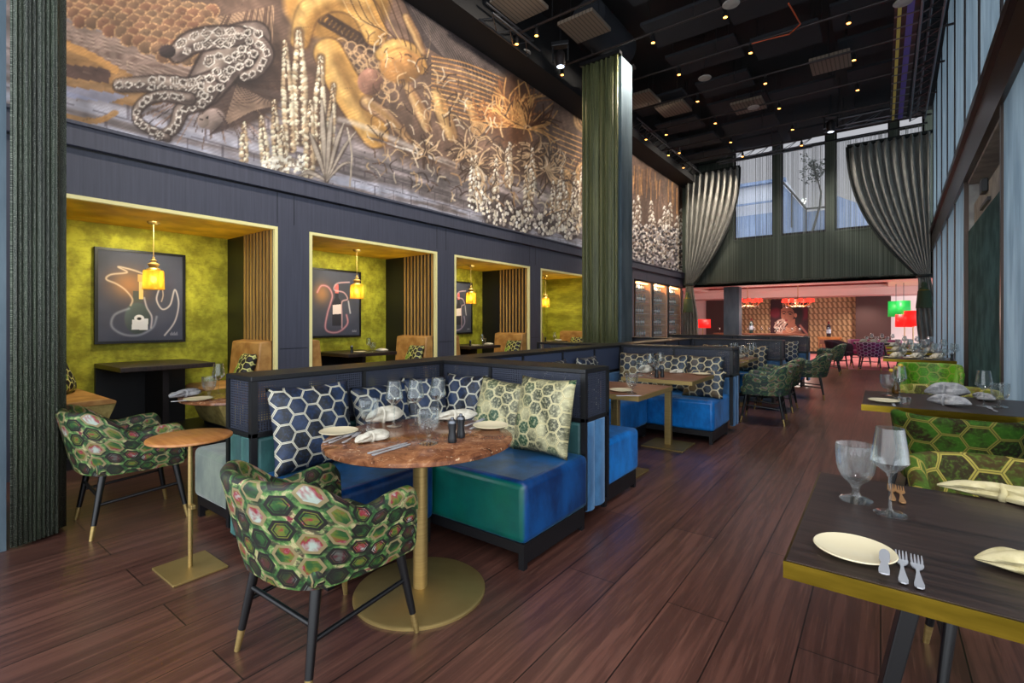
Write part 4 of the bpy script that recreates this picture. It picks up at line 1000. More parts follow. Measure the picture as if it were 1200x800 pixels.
# ------------------------------------------------------------------ booths
XL0, XL1 = -3.14, -2.82
partition('low cane partition with teal velvet end rolls behind the side table', XL0, XL1, 1.31, 2.82, ['y0'], m_teal, m_teal)
partition('cane partition with blue end rolls between the round table and the wood tables', XL0, -1.53, 2.82, 3.17, ['x1'], m_teal, m_blueroll)
partition('slate-topped partition running along the alcove aisle behind the wood tables', XL0, XL1, 3.17, 6.20, [], m_blueroll, m_blueroll, board=1)
partition('second cane partition with blue end rolls, behind the wood tables', -4.2, -1.40, 6.20, 6.55, ['x1'], m_blueroll, m_blueroll)
partition('third partition along the alcove aisle beyond the wood tables', XL0, XL1, 6.55, 9.30, [], m_blueroll, m_blueroll, board=1)
partition('third cane partition crosswise beyond the patterned chairs', -4.2, -1.32, 9.30, 9.64, ['x1'], m_blueroll, m_blueroll)
partition('last cane partition before the glowing red room', -4.2, -1.22, 12.0, 12.34, ['x1'], m_blueroll, m_blueroll)
BG = 'velvet booth benches'
bench('velvet_bench', 'blue velvet bench, painted green sheen, by the round marble table, open end to the walkway', XL1 + .01, -1.50, 2.10, 2.81, m_velvet2, BG)
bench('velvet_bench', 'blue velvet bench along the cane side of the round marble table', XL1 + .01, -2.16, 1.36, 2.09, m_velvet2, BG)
bench('velvet_bench', 'bright blue velvet bench end just past the blue end rolls', XL1 + .01, -1.56, 3.18, 3.78, m_velvet, BG)
bench('velvet_bench', 'bright blue velvet bench under the slate-topped partition', XL1 + .01, -2.16, 3.87, 5.49, m_velvet, BG)
bench('velvet_bench', 'blue velvet bench across the far side of the wood tables', XL1 + .01, -1.43, 5.50, 6.19, m_velvet, BG)
bench('velvet_bench', 'blue velvet bench behind the second partition beside the patterned chairs', XL1 + .01, -1.62, 6.56, 7.0, m_velvet, BG)
bench('velvet_bench', 'blue velvet bench before the third crosswise partition', XL1 + .01, -1.36, 8.85, 9.29, m_velvet, BG)
bench('velvet_bench', 'blue velvet bench before the last partition', XL1 + .01, -1.26, 11.5, 11.99, m_velvet, BG)
bench('velvet_bench', 'grey-teal velvet bench on the alcove side of the low cane partition', XL0 - .62, XL0 - .01, 1.36, 3.3, m_greyteal, BG)
# pillows against the backs
PG = 'hexagon pillows on the booth benches'
def tp(dx, dz): return dx
pillow(m_pnavy, (-2.62, 1.60, .475), PI / 2 - .1, .26, 'large navy hexagon pillow at the open end of the cane side bench', PG, .50, .50)
pillow(m_pnavy, (-2.66, 2.14, .475), PI / 2, .25, 'navy hexagon pillow in the middle of the cane side bench', PG, .46, .44)
pillow(m_pnavy, (-2.63, 2.47, .475), PI / 2 - .45, .22, 'navy hexagon pillow tucked in the corner of the round table booth', PG, .34, .46)
pillow(m_pnavy, (-2.50, 2.66, .475), .1, .22, 'dark hexagon pillow next to the corner pillow of the round table booth', PG, .38, .47)
pillow(m_pgold, (-2.14, 2.63, .475), .15, .26, 'gold hexagon pillow with a navy half leaning beside the last pillow', PG, .42, .46, .1)
pillow(m_pcream if False else m_pgold, (-1.76, 2.62, .475), -.05, .22, 'pale gold and green hexagon pillow against the end post', PG, .44, .50)
for i, (x, y, rz, m, l) in enumerate([(-2.55, 6.02, .1, m_pcream, 'cream hexagon pillow in the inner corner of the wood table booth'), (-2.1, 6.03, 0, m_pcream, 'cream hexagon pillow in the middle of the bench behind the wood tables'), (-1.70, 6.02, -.05, m_pcream, 'cream hexagon pillow against the end post behind the wood tables'),
        (-2.66, 5.1, PI / 2, m_pnavy, 'blue hexagon pillow under the slate-topped partition, far end'), (-2.66, 4.4, PI / 2, m_pnavy, 'blue hexagon pillow under the slate-topped partition, middle'), (-1.92, 3.34, PI + .25, m_pnavy, 'dark hexagon pillow seen edge-on past the blue end rolls')]):
    pillow(m, (x, y, .475), rz, .22, l, PG, .46, .46)
pillow(m_pcream, (-1.62, 5.72, .475), -.05, .5, 'slumped blue and cream hexagon pillow under the wood table by the end post', PG, .46, .34)
for x, y, rz, l in ((-2.35, 9.12, .1, 'cream hexagon pillow at the inner end before the third partition'), (-1.75, 9.12, -.1, 'cream hexagon pillow at the outer end before the third partition'), (-2.66, 8.2, PI / 2, 'blue hexagon pillow beyond the second partition on the aisle side'), (-2.66, 7.4, PI / 2, 'blue hexagon pillow just beyond the second partition on the aisle side'), (-1.6, 11.8, 0, 'blue hexagon pillow before the last partition'), (-2.2, 11.8, 0, 'cream hexagon pillow before the last partition')):
    pillow(m_pcream if 'cream' in l else m_pnavy, (x, y, .475), rz, .22, l, PG, .46, .46)
# ------------------------------------------------------------------ tables
round_table('round brown marble table on a brass column and disc base', (-1.82, 1.66, 0), .458, m_marble, .765)
round_table('second round wood-toned table behind the low cane partition', (-4.12, 1.85, 0), .44, m_marble, rb=.30)
st = thing('side_table', 'small round copper-toned side table with a square brass foot', 'side table', (-2.97, 1.06, 0))
MB().lathe([(.195, .70), (.20, .704), (.20, .712), (.196, .716), (0, .716)], n=56).build('tabletop', mat('copper_wood', rough=.4, fn=f_wood((150, 92, 44), (182, 122, 64), (3, 30, 10))), st, smooth=True)
MB().tube([(0, 0, .01), (0, 0, .70)], .011, 16).build('stem', m_brass, st, smooth=True)
MB().box(-.15, .15, -.13, .13, 0, .012).build('base_plate', m_brass, st, bev=.003)
MB().cbox((.02, 0, .34), (.05, .022, .022)).build('clamp', m_brass, st, bev=.003)
TG = 'wood tables with brass edges between the blue benches'
square_table('wood table with brass edge just past the blue end rolls', -2.25, -1.50, 3.62, 4.40, TG, th=.04)
square_table('wood table with brass edge on a square brass foot, before the blue bench', -2.2, -1.46, 4.84, 5.62, TG, th=.04)
square_table('far wood table beside the patterned chair past the second partition', -2.3, -1.56, 7.1, 7.8, TG)
square_table('far wood table before the third crosswise partition', -2.3, -1.6, 8.1, 8.8, TG)
square_table('far wood table beyond the third crosswise partition', -2.2, -1.5, 9.9, 10.6, TG)
square_table('distant wood table beside the single chair near the pink carpet', -2.2, -1.5, 14.4, 15.1, TG)
RG = 'dark oak tables with brass edges along the windows'
square_table('large dark oak table with gleaming brass edge and a cream plate, cut by the frame', -.19, .95, 1.35, 2.23, RG, m_dwood, m_brass2, .043, legs='four')
square_table('dark oak table with brass edge between the two rows of green chairs', -.11, 1.0, 4.25, 5.13, RG, m_dwood, m_brass2, .045, legs='four')
square_table('dark oak table with brass edge behind the bright green armchair', .03, .90, 9.72, 10.5, RG, m_dwood, m_brass2, .045, legs='four')
square_table('fourth dark oak window table crowded with glasses', .1, .95, 12.0, 12.8, RG, m_dwood, m_brass2, .045, legs='four')
square_table('last dark oak window table by the great drape', .1, .9, 14.4, 15.2, RG, m_dwood, m_brass2, .045, legs='four')
# ------------------------------------------------------------------ chairs
CG = 'hexagon mosaic tub chairs'
k_mo = Kind(tub_chair('tub_chair', 'mosaic', m_mosaic, dip=.02))
k_mo.put((-1.835, 1.17, 0), .02, 'hexagon mosaic tub chair pulled up to the round marble table', CG)
k_mo.put((-4.06, 1.10, 0), -.06, 'hexagon mosaic tub chair standing by the bead curtain and alcove bench', CG)
k_m2 = Kind(tub_chair('tub_chair', 'mosaic', m_mosaic2, dip=.02))
k_m2.put((-1.25, 7.28, 0), PI / 2 + .08, 'green mosaic tub chair just past the second blue partition end', CG)
k_m2.put((-1.28, 8.42, 0), PI / 2, 'teal mosaic tub chair between the second and third partition ends', CG)
k_m2.put((-1.04, 10.05, 0), PI / 2 + .1, 'green mosaic tub chair alone in the walkway past the third partition', CG)
k_m2.put((-1.06, 14.8, 0), PI / 2, 'distant teal mosaic tub chair before the pink carpet', CG)
GG = 'green honeycomb velvet chairs along the windows'
k_hy = Kind(tub_chair('tub_chair', 'yellow', m_hyel, hb=.79, ha=.70, rnd=1))
k_hg = Kind(tub_chair('tub_chair', 'green', m_hgreen, hb=.79, ha=.72, rnd=1))
Kind(tub_chair('tub_chair', 'olive', m_holive, hb=.79, ha=.70, rnd=1)).put((.40, 2.40, 0), PI, 'olive honeycomb velvet chair at the far side of the large dark table', GG)
Kind(tub_chair('tub_chair', 'dark', m_hdark, hb=.79, ha=.72, rnd=1)).put((.37, 4.02, 0), 0, 'dark green honeycomb chair seen from behind at the second window table', GG)
k_hy.put((.44, 5.22, 0), PI, 'yellow honeycomb chair peeking over the far edge of the second window table', GG)
k_hg.put((.50, 8.14, 0), PI, 'bright green honeycomb armchair with its seat towards the second window table', GG)
k_pk = Kind(tub_chair('tub_chair', 'plum', m_plum, hb=.80, ha=.7, rnd=1))
k_pk.put((-.92, 16.85, 0), -PI / 2 - .25, 'dark plum chair at the end of the table on the pink carpet', 'chairs on the pink carpet')
k_pi = Kind(tub_chair('tub_chair', 'pink', m_pink, hb=.80, ha=.7, rnd=1))
k_pi.put((-.48, 18.0, 0), PI, 'bright pink chair behind the pink carpet table', 'chairs on the pink carpet')
k_pi.put((.18, 18.0, 0), PI, 'second bright pink chair from the plum chair, behind the table', 'chairs on the pink carpet')
k_pa = Kind(tub_chair('tub_chair', 'patterned', mat('pink_hexagon_fabric', rough=.6, fn=f_honey((230, 190, 220), (90, 20, 70), (150, 40, 110), (60, 20, 50), .09, .06)), hb=.78, ha=.68, rnd=1))
k_pa.put((-.24, 16.62, 0), 0, 'pink hexagon-patterned chair before the pink carpet table', 'chairs on the pink carpet')
square_table('table with white settings on the pink carpet', -.62, .35, 16.9, 17.7, None, m_linen, m_dwood, .05, legs='four')

# ------------------------------------------------------------------ alcoves
def bottle_art(kind):
    u, v = np.meshgrid(np.linspace(0, 100, 201), np.linspace(0, 118 if kind else 110, 221)); A = Art(u, v); Hh = v.max()
    f = (.8 + .35 * fbm(u * .03, v * .03, 3))[..., None]; A.c[:] = np.array([72, 76, 96]) * f
    gl = np.exp(-(((u - 34) / 22) ** 2 + ((v - 40) / 18) ** 2))[..., None] if not kind else np.exp(-(((u - 20) / 16) ** 2 + ((v - 42) / 18) ** 2))[..., None]
    A.c = A.c * (1 - .75 * gl) + np.array([206, 140, 84]) * .75 * gl
    if kind == 0:
        A.ell(44, 82, 15, 20, (74, 86, 88), shade=.3); A.poly([(38, 62), (50, 62), (49, 48), (39, 48)], (84, 90, 88)); A.poly([(46, 30), (51, 30), (51, 58), (46, 58)], (238, 204, 132)); A.poly([(44.5, 27), (52, 27), (52, 36), (44.5, 36)], (222, 176, 110))
        A.poly([(38, 84), (57, 82), (56, 97), (37, 96)], (226, 226, 234)); A.ell(46, 82, 6, 4.5, (232, 232, 238)); A.ell(46, 82.5, 2.6, 1.8, (40, 42, 50))
        for w_, c in ((2.4, (226, 186, 150)), (.9, (255, 246, 232))):
            A.stroke([(58, 28), (40, 22), (22, 19), (32, 25), (14, 29), (9, 35), (20, 40), (30, 47), (38, 58), (36, 66)], w_, c, .55, 1.6)
            A.stroke([(34, 70), (18, 78), (15, 92), (28, 102), (46, 103), (62, 94), (67, 80)], w_ * 1.3, (190, 196, 212), .34, 2); A.stroke([(52, 56), (55, 68), (61, 80), (60, 94)], w_, (224, 214, 224), .5, 1.4)
            A.stroke([(70, 44), (67, 58), (74, 70), (84, 64), (90, 44), (95, 62), (90, 86), (77, 104)], w_ * .9, (232, 222, 222), .6, 1.4); A.stroke([(74, 42), (75, 52), (73, 60)], w_ * .7, c, .5, 1.2)
    else:
        c1, c2 = ((226, 120, 140), (240, 190, 200)) if kind == 1 else ((150, 160, 220), (230, 190, 210))
        A.poly([(48, 24), (55, 24), (55, 48), (62, 58), (62, 100), (42, 100), (42, 58), (48, 48)], (40, 42, 56)); A.poly([(47, 24), (55, 24), (55, 40), (48, 40)], (226, 110, 110)); A.poly([(43, 62), (61, 60), (61, 78), (43, 79)], (238, 224, 226))
        for w_, c, a in ((4.6, c1, .45), (1.6, c2, .7)):
            A.stroke([(12, 40), (20, 28), (34, 30), (42, 44), (38, 60), (32, 78), (28, 104), (40, 112), (58, 110), (74, 96), (72, 80)], w_, c, a, 2)
            A.stroke([(78, 18), (52, 22), (46, 34), (66, 38), (74, 50), (62, 56), (62, 80), (62, 104)], w_ * .7, c2, a, 1.6); A.stroke([(76, 54), (78, 66), (80, 76)], w_ * .8, (206, 206, 224), .6, 1.2)
    for i in range(9): A.stroke([(84 + i * 1.1, Hh - 8 - (i % 3)), (84.6 + i * 1.1, Hh - 6)], .7, (190, 190, 200), .7)
    return A
for i, (a, b) in enumerate(ALC):
    yc = (a + b) / 2 + .06; where = ('first alcove from the bead curtain', 'second alcove from the bead curtain', 'third alcove from the bead curtain', 'fourth alcove, beside the tall column')[i]
    if i < 3:
        y0, y1 = (1.55, 2.44) if i == 0 else (yc - .46, yc + .47); z0, z1 = 1.08, 2.17
        if i == 2: y0, y1 = 7.0, 7.86
        t = thing('framed_picture', ('framed print of a round bottle with a swirl of white light', 'framed print of a slim bottle in pink light swirls', 'framed print with violet light swirls, mostly hidden by the pillar')[i], 'picture', (XB + .02, 0, 0))
        f = MB(); e = .03; f.box(0, .045, y0, y1, z0, z0 + e).box(0, .045, y0, y1, z1 - e, z1).box(0, .045, y0, y0 + e, z0 + e, z1 - e).box(0, .045, y1 - e, y1, z0 + e, z1 - e); f.build('frame', m_black, t)
        A = bottle_art(i); sheet('print', m_canvas, lambda u, v: (np.full(u.shape, .03), y0 + e + (y1 - y0 - 2 * e) * u, z1 - e - (z1 - z0 - 2 * e) * v), 200, 220, A, t).modifiers.new('t', 'SOLIDIFY').thickness = .004
    pendant_lamp('amber glass pendant in the ' + where, (-6.45, PEND[i].y, PEND[i].z))
    t = thing('wall_table', 'black wall-hung table in the ' + where, 'table', (XB + .02, yc + .06, 0))
    MB().box(0, .93, -.44, .44, .815, .865).build('tabletop', m_dwood, t, bev=.006)
    MB().box(0, .05, -.44, .44, ZP, .815).build('back_panel', m_black, t); MB().box(.05, .62, .02, .08, ZP, .815).build('support_fin', m_bronze_d, t)
    # benches on both sides: tapering ends towards the hall
    for s, yw in ((1, a + .02), (-1, b - .02)):
        if i == 0 or True:
            X1 = XW - .05; xo = -6.38 if s < 0 and i < 3 else XB + .02
            t = thing('alcove_bench', ('tan bench with tapered olive base facing the slats, ' if s > 0 else 'tan high-backed bench beside the slats, ') + where, 'bench', (0, yw + s * .012, 0), 0, 'tan benches in the alcoves')
            yy = lambda q: s * q
            MB().prism([(yy(0), ZP + .05), (yy(.50), ZP + .05), (yy(.66), .55), (yy(0), .55)], 'X', XB + .03 if s > 0 else -6.58, X1).build('bench_body', m_olive, t)
            MB().prism([(yy(0), .55), (yy(.66), .55), (yy(.665), .575), (yy(.62), .60), (yy(0), .60)], 'X', XB + .03 if s > 0 else -6.58, X1 + .005).build('seat_top', m_tan, t, bev=.006)
            MB().box(XB + .03 if s > 0 else -6.58, X1 - .02, *sorted((0, yy(.46))), ZP, ZP + .05).build('plinth', m_black, t)
            bk = MB().prism([(yy(0), .60), (yy(.20), .60), (yy(.15), 1.09), (yy(0), 1.11)], 'X', XB + .06 if s > 0 else -6.56, X1); bk.build('backrest', m_tan, t, bev=.02, smooth=True)
    if i < 3:
        sl = thing('slat_screen', 'brass slatted screen above the bench back in the ' + where, 'screen', (0, b - .02, 0), 0, 'brass slatted screens')
        MB().box(-6.56, XW - .045, -.022, 0, 1.1, ZA - .03).build('backing', m_black, sl)
        m_ = MB()
        for k in range(9): x = -6.52 + k * .083; m_.box(x, x + .034, -.036, -.022, 1.1, ZA - .03)
        m_.build('slats', m_slat, sl)
    pg = 'black and lime hexagon pillows in the alcoves'
    pillow(m_plime, (-6.5, a + .46, .60), PI - .5, .35, 'black and cream hexagon pillow leaning on the low bench, ' + where, pg, .46, .40)
    pillow(m_plime, (-6.05, b - .32, .60), -.2, .35, 'black and lime hexagon pillow low on the high-backed bench, ' + where, pg, .42, .38)
# wine cabinets set in the panelled wall
KB = [Kind(bottle(m)) for m in m_bottle]
for c_ in range(3):
    y0, y1 = 13.66 + c_ * 1.43, 15.06 + c_ * 1.43; nm = ('first', 'middle', 'last')[c_]
    t = thing('wine_cabinet', 'glazed wine cabinet with orange wood sides, %s of the three from the column' % nm, 'cabinet', (0, 0, 0), 0, 'glazed wine cabinets')
    b_ = MB().box(-6.5, -6.46, y0, y1, 0, 2.58); b_.build('back', m_bronze_d, t)
    b_ = MB().box(-6.46, XW - .01, y0, y0 + .04, 0, 2.58).box(-6.46, XW - .01, y1 - .14, y1, 0, 2.58).box(-6.46, XW - .01, y0 + .04, y1 - .04, 2.54, 2.58).box(-6.46, XW - .01, y0 + .04, y1 - .04, 0, .06); b_.build('body', m_owood, t)
    for k in range(6): MB().box(-6.45, XW - .06, y0 + .05, y1 - .16, .5 + k * .36, .512 + k * .36).build('shelf', m_steel, t)
    f = MB(); e = .035; X = XW - .01
    f.box(X, X + .03, y0, y0 + e, 0, 2.58).box(X, X + .03, y1 - e, y1, 0, 2.58).box(X, X + .03, y0 + e, y1 - e, 2.55, 2.58).box(X, X + .03, y0 + e, y1 - e, 0, .05)
    d_ = f.build('door', m_black, t); MB().box(X + .01, X + .016, y0 + e, y1 - e, .05, 2.55).build('pane', m_pane, d_)
    MB().box(-5.98, -5.86, y0 + .1, y1 - .1, 2.51, 2.53).build('light_strip', emis('cabinet_light', (255, 190, 110), 9), t)
    for k in range(5):
        for j in range(6):
            q = (c_ * 31 + k * 7 + j * 5) % 3
            KB[q].put((-5.93 - .03 * ((j * 3 + k) % 3), y0 + .16 + j * .19, .516 + (k + 1) * .36 - .0 if k < 5 else 0), 0, '%s bottle from the column side on the %s shelf, %s wine cabinet' % (ORD[j], ('lowest visible', 'second', 'third', 'fourth', 'topmost')[k], nm), 'bottles in the %s wine cabinet, %s shelf' % (nm, ('lowest visible', 'second', 'third', 'fourth', 'topmost')[k]), (.85, .85, .85))
# ------------------------------------------------------------------ overhead: pipes, spotlights, baffles, trusses
for i, y in enumerate(PIPY):
    nm = ('first', 'second', 'third', 'fourth', 'fifth', 'sixth', 'seventh', 'eighth')[i]
    t = thing('lighting_pipe', 'thin black lighting pipe across the ceiling, %s row from the near end' % nm, 'pipe', (0, y, 6.42), 0, 'lighting pipes across the hall')
    MB().tube([(-5.2, 0, 0), (1.0, 0, 0)], .022, 8).build('pipe', m_bronze_d, t, smooth=True)
    for x in (-4.4, -2.5, -.8, .7): MB().tube([(x, 0, .02), (x, 0, .88)], .008, 6).build('hanger', m_black, t)
def spotlight():
    t = thing('track_spotlight', 'spot', 'spotlight')
    MB().box(-.02, .02, -.03, .03, .075, .125).build('clamp', m_black, t)
    MB().lathe([(.030, -.06), (.036, -.055), (.036, .03), (.02, .06), (.008, .085), (0, .085)], n=16).build('housing', m_black, t, smooth=True)
    MB().lathe([(0, -.062), (.03, -.062), (.034, -.05)], n=16).build('lens', m_spot, t)
    return t
ks = Kind(spotlight())
for y, xs_ in SPX.items():
    i = PIPY.index(y); nm = ('first', 'second', 'third', 'fourth', 'fifth', 'sixth', 'seventh', 'eighth')[i]
    for j, x in enumerate(xs_):
        ks.put((x, y, 6.3), 0, 'small glowing spotlight %s along the %s lighting pipe, counted from the mural' % (('first', 'second', 'third', 'fourth', 'fifth')[j], nm), 'spotlights on the lighting pipes')
def baffle(w, d):
    t = thing('acoustic_panel', 'panel', 'ceiling panel')
    MB().box(-w / 2, w / 2, -d / 2, d / 2, -.03, .03).build('board', m_acou, t, bev=.006)
    for sx in (-1, 1):
        for sy in (-1, 1): MB().tube([(sx * w * .4, sy * d * .4, .02), (sx * w * .4, sy * d * .4, .55)], .006, 6).build('hanger', m_black, t)
    return t
kb = [Kind(baffle(1.34, .92)), Kind(baffle(1.1, .85))]
rr = random.Random(5); n_ = 0
skip = {(2, 0), (3, 0), (2, 3), (4, 0), (5, 2), (7, 3), (7, 2), (1, 1)}
for i in range(9):
    y = PIPY[0] - 1.45 * 1 + i * 1.44 + .72
    for j, x in enumerate((-4.4, -2.9, -1.45, -.02)):
        if (i, j) in skip: continue
        k = kb[(i + j) % 3 == 0]; z = 6.72 + rr.uniform(-.06, .06) + (.12 if j % 2 else 0)
        k.put((x + rr.uniform(-.03, .03), y, z), 0, 'dark acoustic ceiling panel, row %s from the near end, %s from the mural' % (('one', 'two', 'three', 'four', 'five', 'six', 'seven', 'eight', 'nine', 'ten')[i], ('first', 'second', 'third', 'fourth')[j]), 'dark acoustic panels under the ceiling')
def vent():
    t = thing('perforated_ceiling_panel', 'p', 'ceiling panel')
    MB().box(-.34, .34, -.36, .36, -.03, .03).build('board', m_perf, t, bev=.005)
    for sx in (-1, 1): MB().tube([(sx * .28, 0, .02), (sx * .28, 0, .6)], .006, 6).build('hanger', m_black, t)
    return t
kv = Kind(vent())
for (x, y, l) in ((-4.19, 7.69, 'beside the round stage lamp'), (-.81, 11.75, 'toward the window wall'), (-4.06, 11.96, 'just beyond the tall column'), (-4.75, 6.5, 'close to the mural before the column'), (-4.5, 11.02, 'close to the mural beyond the column'), (-2.55, 12.9, 'greyish, in the middle of the ceiling')):
    kv.put((x, y, 6.56), 0, 'pale perforated panel hanging in the black ceiling, ' + l, 'pale perforated ceiling panels')
def disc():
    t = thing('ceiling_disc', 'd', 'ceiling speaker')
    MB().lathe([(.0, -.012), (.12, -.012), (.13, 0), (.12, .012), (.03, .03), (0, .03)], n=32).build('disc', m_concrete, t, smooth=True)
    MB().tube([(0, 0, .02), (0, 0, .9)], .006, 6).build('rod', m_black, t)
    return t
kd = Kind(disc())
for (x, y, l) in ((-1.88, 8.22, 'above the walkway near the third pipe'), (-2.88, 10.39, 'between the fourth and fifth pipes'), (-5.3, 7.4, 'at the end of the small truss by the mural'), (.28, 9.8, 'by the cable tray near the window wall'), (-2.37, 12.5, 'in front of the sixth pipe')):
    kd.put((x, y, 6.33), 0, 'round pale ceiling disc ' + l, 'round ceiling discs')
def truss(name, label, p, q, w=.28, m=m_steel, group=None):
    t = thing(name, label, 'truss', p, 0, group); d = Vector(q) - Vector(p); L = d.length; d.normalize(); s = d.cross(Vector((0, 0, 1))).normalized(); u = Vector((0, 0, 1))
    for k, o in enumerate((s * w / 2, -s * w / 2, u * w * .8)): MB().tube([o, o + d * L], .02, 8).build('chord', m, t, smooth=True)
    b = MB(); n = int(L / .35)
    for i in range(n):
        a, c = d * L * i / n, d * L * (i + 1) / n
        b.tube([a + s * w / 2, c - s * w / 2], .009, 5).tube([a + s * w / 2, c + u * w * .8], .009, 5).tube([a - s * w / 2, c + u * w * .8], .009, 5)
    b.build('lattice', m, t); return t
truss('ceiling_truss', 'short steel truss by the top edge of the mural', (-5.05, 6.0, 6.22), (-5.05, 7.35, 6.22))
truss('ceiling_truss', 'long steel truss along the window wall under the ceiling', (.62, 6.0, 6.3), (.72, 15.6, 6.3))
truss('ceiling_truss', 'steel truss across the hall before the end windows', (-4.2, 16.6, 6.45), (-1.6, 16.6, 6.45))
truss('ceiling_truss', 'steel truss above the great drape, near the stage lamp', (-1.2, 15.2, 6.35), (.5, 15.2, 6.35))
truss('ceiling_truss', 'steel truss along the mural beyond the tall column', (-5.1, 12.2, 6.45), (-5.1, 17.4, 6.45))
ct = thing('cable_tray', 'cable tray with yellow and violet cables beside the long truss', 'cable tray', (0, 0, 0))
MB().box(.18, .50, 5.6, 15.4, 6.36, 6.375).build('tray', m_bronze_d, ct)
rg = MB()
for i in range(24): y = 5.8 + i * .4; rg.box(.18, .50, y, y + .03, 6.325, 6.34)
rg.build('rungs', m_steel, ct)
MB().box(.22, .27, 5.6, 15.4, 6.335, 6.36).build('yellow_cable', m_yellowcable, ct); MB().box(.34, .43, 5.6, 15.4, 6.335, 6.36).build('violet_cable', m_purplecable, ct)
def stage_lamp(label, loc, rx):
    t = thing('stage_lamp', label, 'stage lamp', loc, .4)
    MB().box(-.16, .16, -.08, .08, .20, .28).build('base_box', m_black, t, bev=.01)
    for s in (-1, 1): MB().box(s * .14 - .012, s * .14 + .012, -.03, .03, -.06, .2).build('yoke_arm', m_black, t)
    h = MB().lathe([(.07, -.16), (.085, -.15), (.10, -.02), (.09, .08), (.05, .13), (0, .14)], n=24).build('head', m_bronze_d, t, smooth=True)
    MB().lathe([(0, -.162), (.066, -.162), (.07, -.15)], n=20).build('lens', m_cool, h)
    MB().tube([(0, 0, .28), (0, 0, .9)], .015, 8).build('hanger', m_black, t)
stage_lamp('round stage lamp with a pale lens hanging by the mural', (-4.72, 7.75, 6.2), 0)
stage_lamp('stage lamp with a pale lens near the great drape', (-1.0, 14.6, 6.25), 0)
du = thing('air_duct', 'big dark drum-shaped duct hanging beside the tall column top', 'duct', (-4.3, 8.1, 6.9), 0)
MB().tube([(0, -.1, 0), (0, 1.3, 0)], .36, 28).build('duct_shell', m_acou, du, smooth=True); MB().tube([(0, .6, .3), (0, .6, .55)], .02, 6).build('hanger', m_black, du)
tag(MB().tube([at(x, y, 6.4) for x, y in ((878, 52), (900, 46), (925, 40), (938, 28), (930, 14), (924, 4))], .012, 6).build('orange_cable', mat('orange_cable', (200, 80, 30), .6), smooth=True), 'thin orange cable looping among the black ceiling panels', 'cable')
# ------------------------------------------------------------------ curtains
def folds(name, m, path, z0, z1, parent=None, nz=10, sway=.0):
    P, L = resample(path, len(path) - 1); acc = [0]
    for a, b in zip(path[:-1], path[1:]): acc.append(acc[-1] + math.dist(a, b))
    mb = MB(); n = len(path) - 1
    def f(u, v):
        k = min(n, round(u * n)); x, y = path[k]; return (x, y, z0 + (z1 - z0) * v)
    mb.grid(f, n, nz, lambda u, v: (acc[min(n, round(u * n))], z0 + (z1 - z0) * v))
    return mb.build(name, m, parent, smooth=True, solid=.012)
def wavy(p, q, n, amp, per, lo=0):
    d = Vector(q) - Vector(p); L = d.length; d.normalize(); s = Vector((-d.y, d.x)); out = []
    for i in range(n + 1):
        t = L * i / n; o = amp * math.sin(2 * PI * t / per) + amp * .4 * math.sin(2 * PI * t / per * 2.3 + 1); r = Vector(p) + d * t + s * o; out.append((r.x, r.y))
    return out
t = thing('bead_curtain', 'dark green bead string curtain hanging beside the blue column by the bead-side chair', 'curtain', (0, 0, 0))
folds('bead_strings', m_bead_l, wavy((-4.04, .52), (-4.11, .73), 60, .010, .022) + wavy((-4.16, .76), (-4.9, .72), 90, .02, .05)[1:], .015, 6.6, t, 4)
MB().box(-5.0, -4.0, .50, .80, 6.6, 6.66).build('track', m_black, t)
t = thing('bead_curtain', 'ribbed olive bead curtain wrapped round the tall blue column', 'curtain', (0, 0, 0))
folds('bead_strings', m_bead, wavy((-3.93, 8.52), (-4.68, 8.52), 90, .03, .105), .02, 6.34, t, 4)
folds('bead_strings', m_bead, wavy((-3.93, 9.16), (-4.68, 9.16), 60, .03, .105), .02, 6.34, t, 4)
MB().box(-4.72, -3.88, 8.46, 8.59, 6.34, 6.40).build('track', m_black, t); MB().box(-4.72, -3.88, 9.11, 9.24, 6.34, 6.40).build('track', m_black, t)
# thin grey strings over bulkhead and windows
t = thing('string_curtain', 'sheer grey string curtain over the end windows and bulkhead', 'curtain', (0, 0, 0))
c = MB(); c.add([(-5.6, YF - .12, 2.64), (1.05, YF - .12, 2.64), (1.05, YF - .12, 6.9), (-5.6, YF - .12, 6.9)], [(0, 1, 2, 3)], [(0, 0), (6.65, 0), (6.65, 4.3), (0, 4.3)]); c.build('strings', m_strings, t, fix=False)
MB().box(-5.6, 1.05, YF - .14, YF - .10, 6.9, 6.94).build('track', m_black, t)
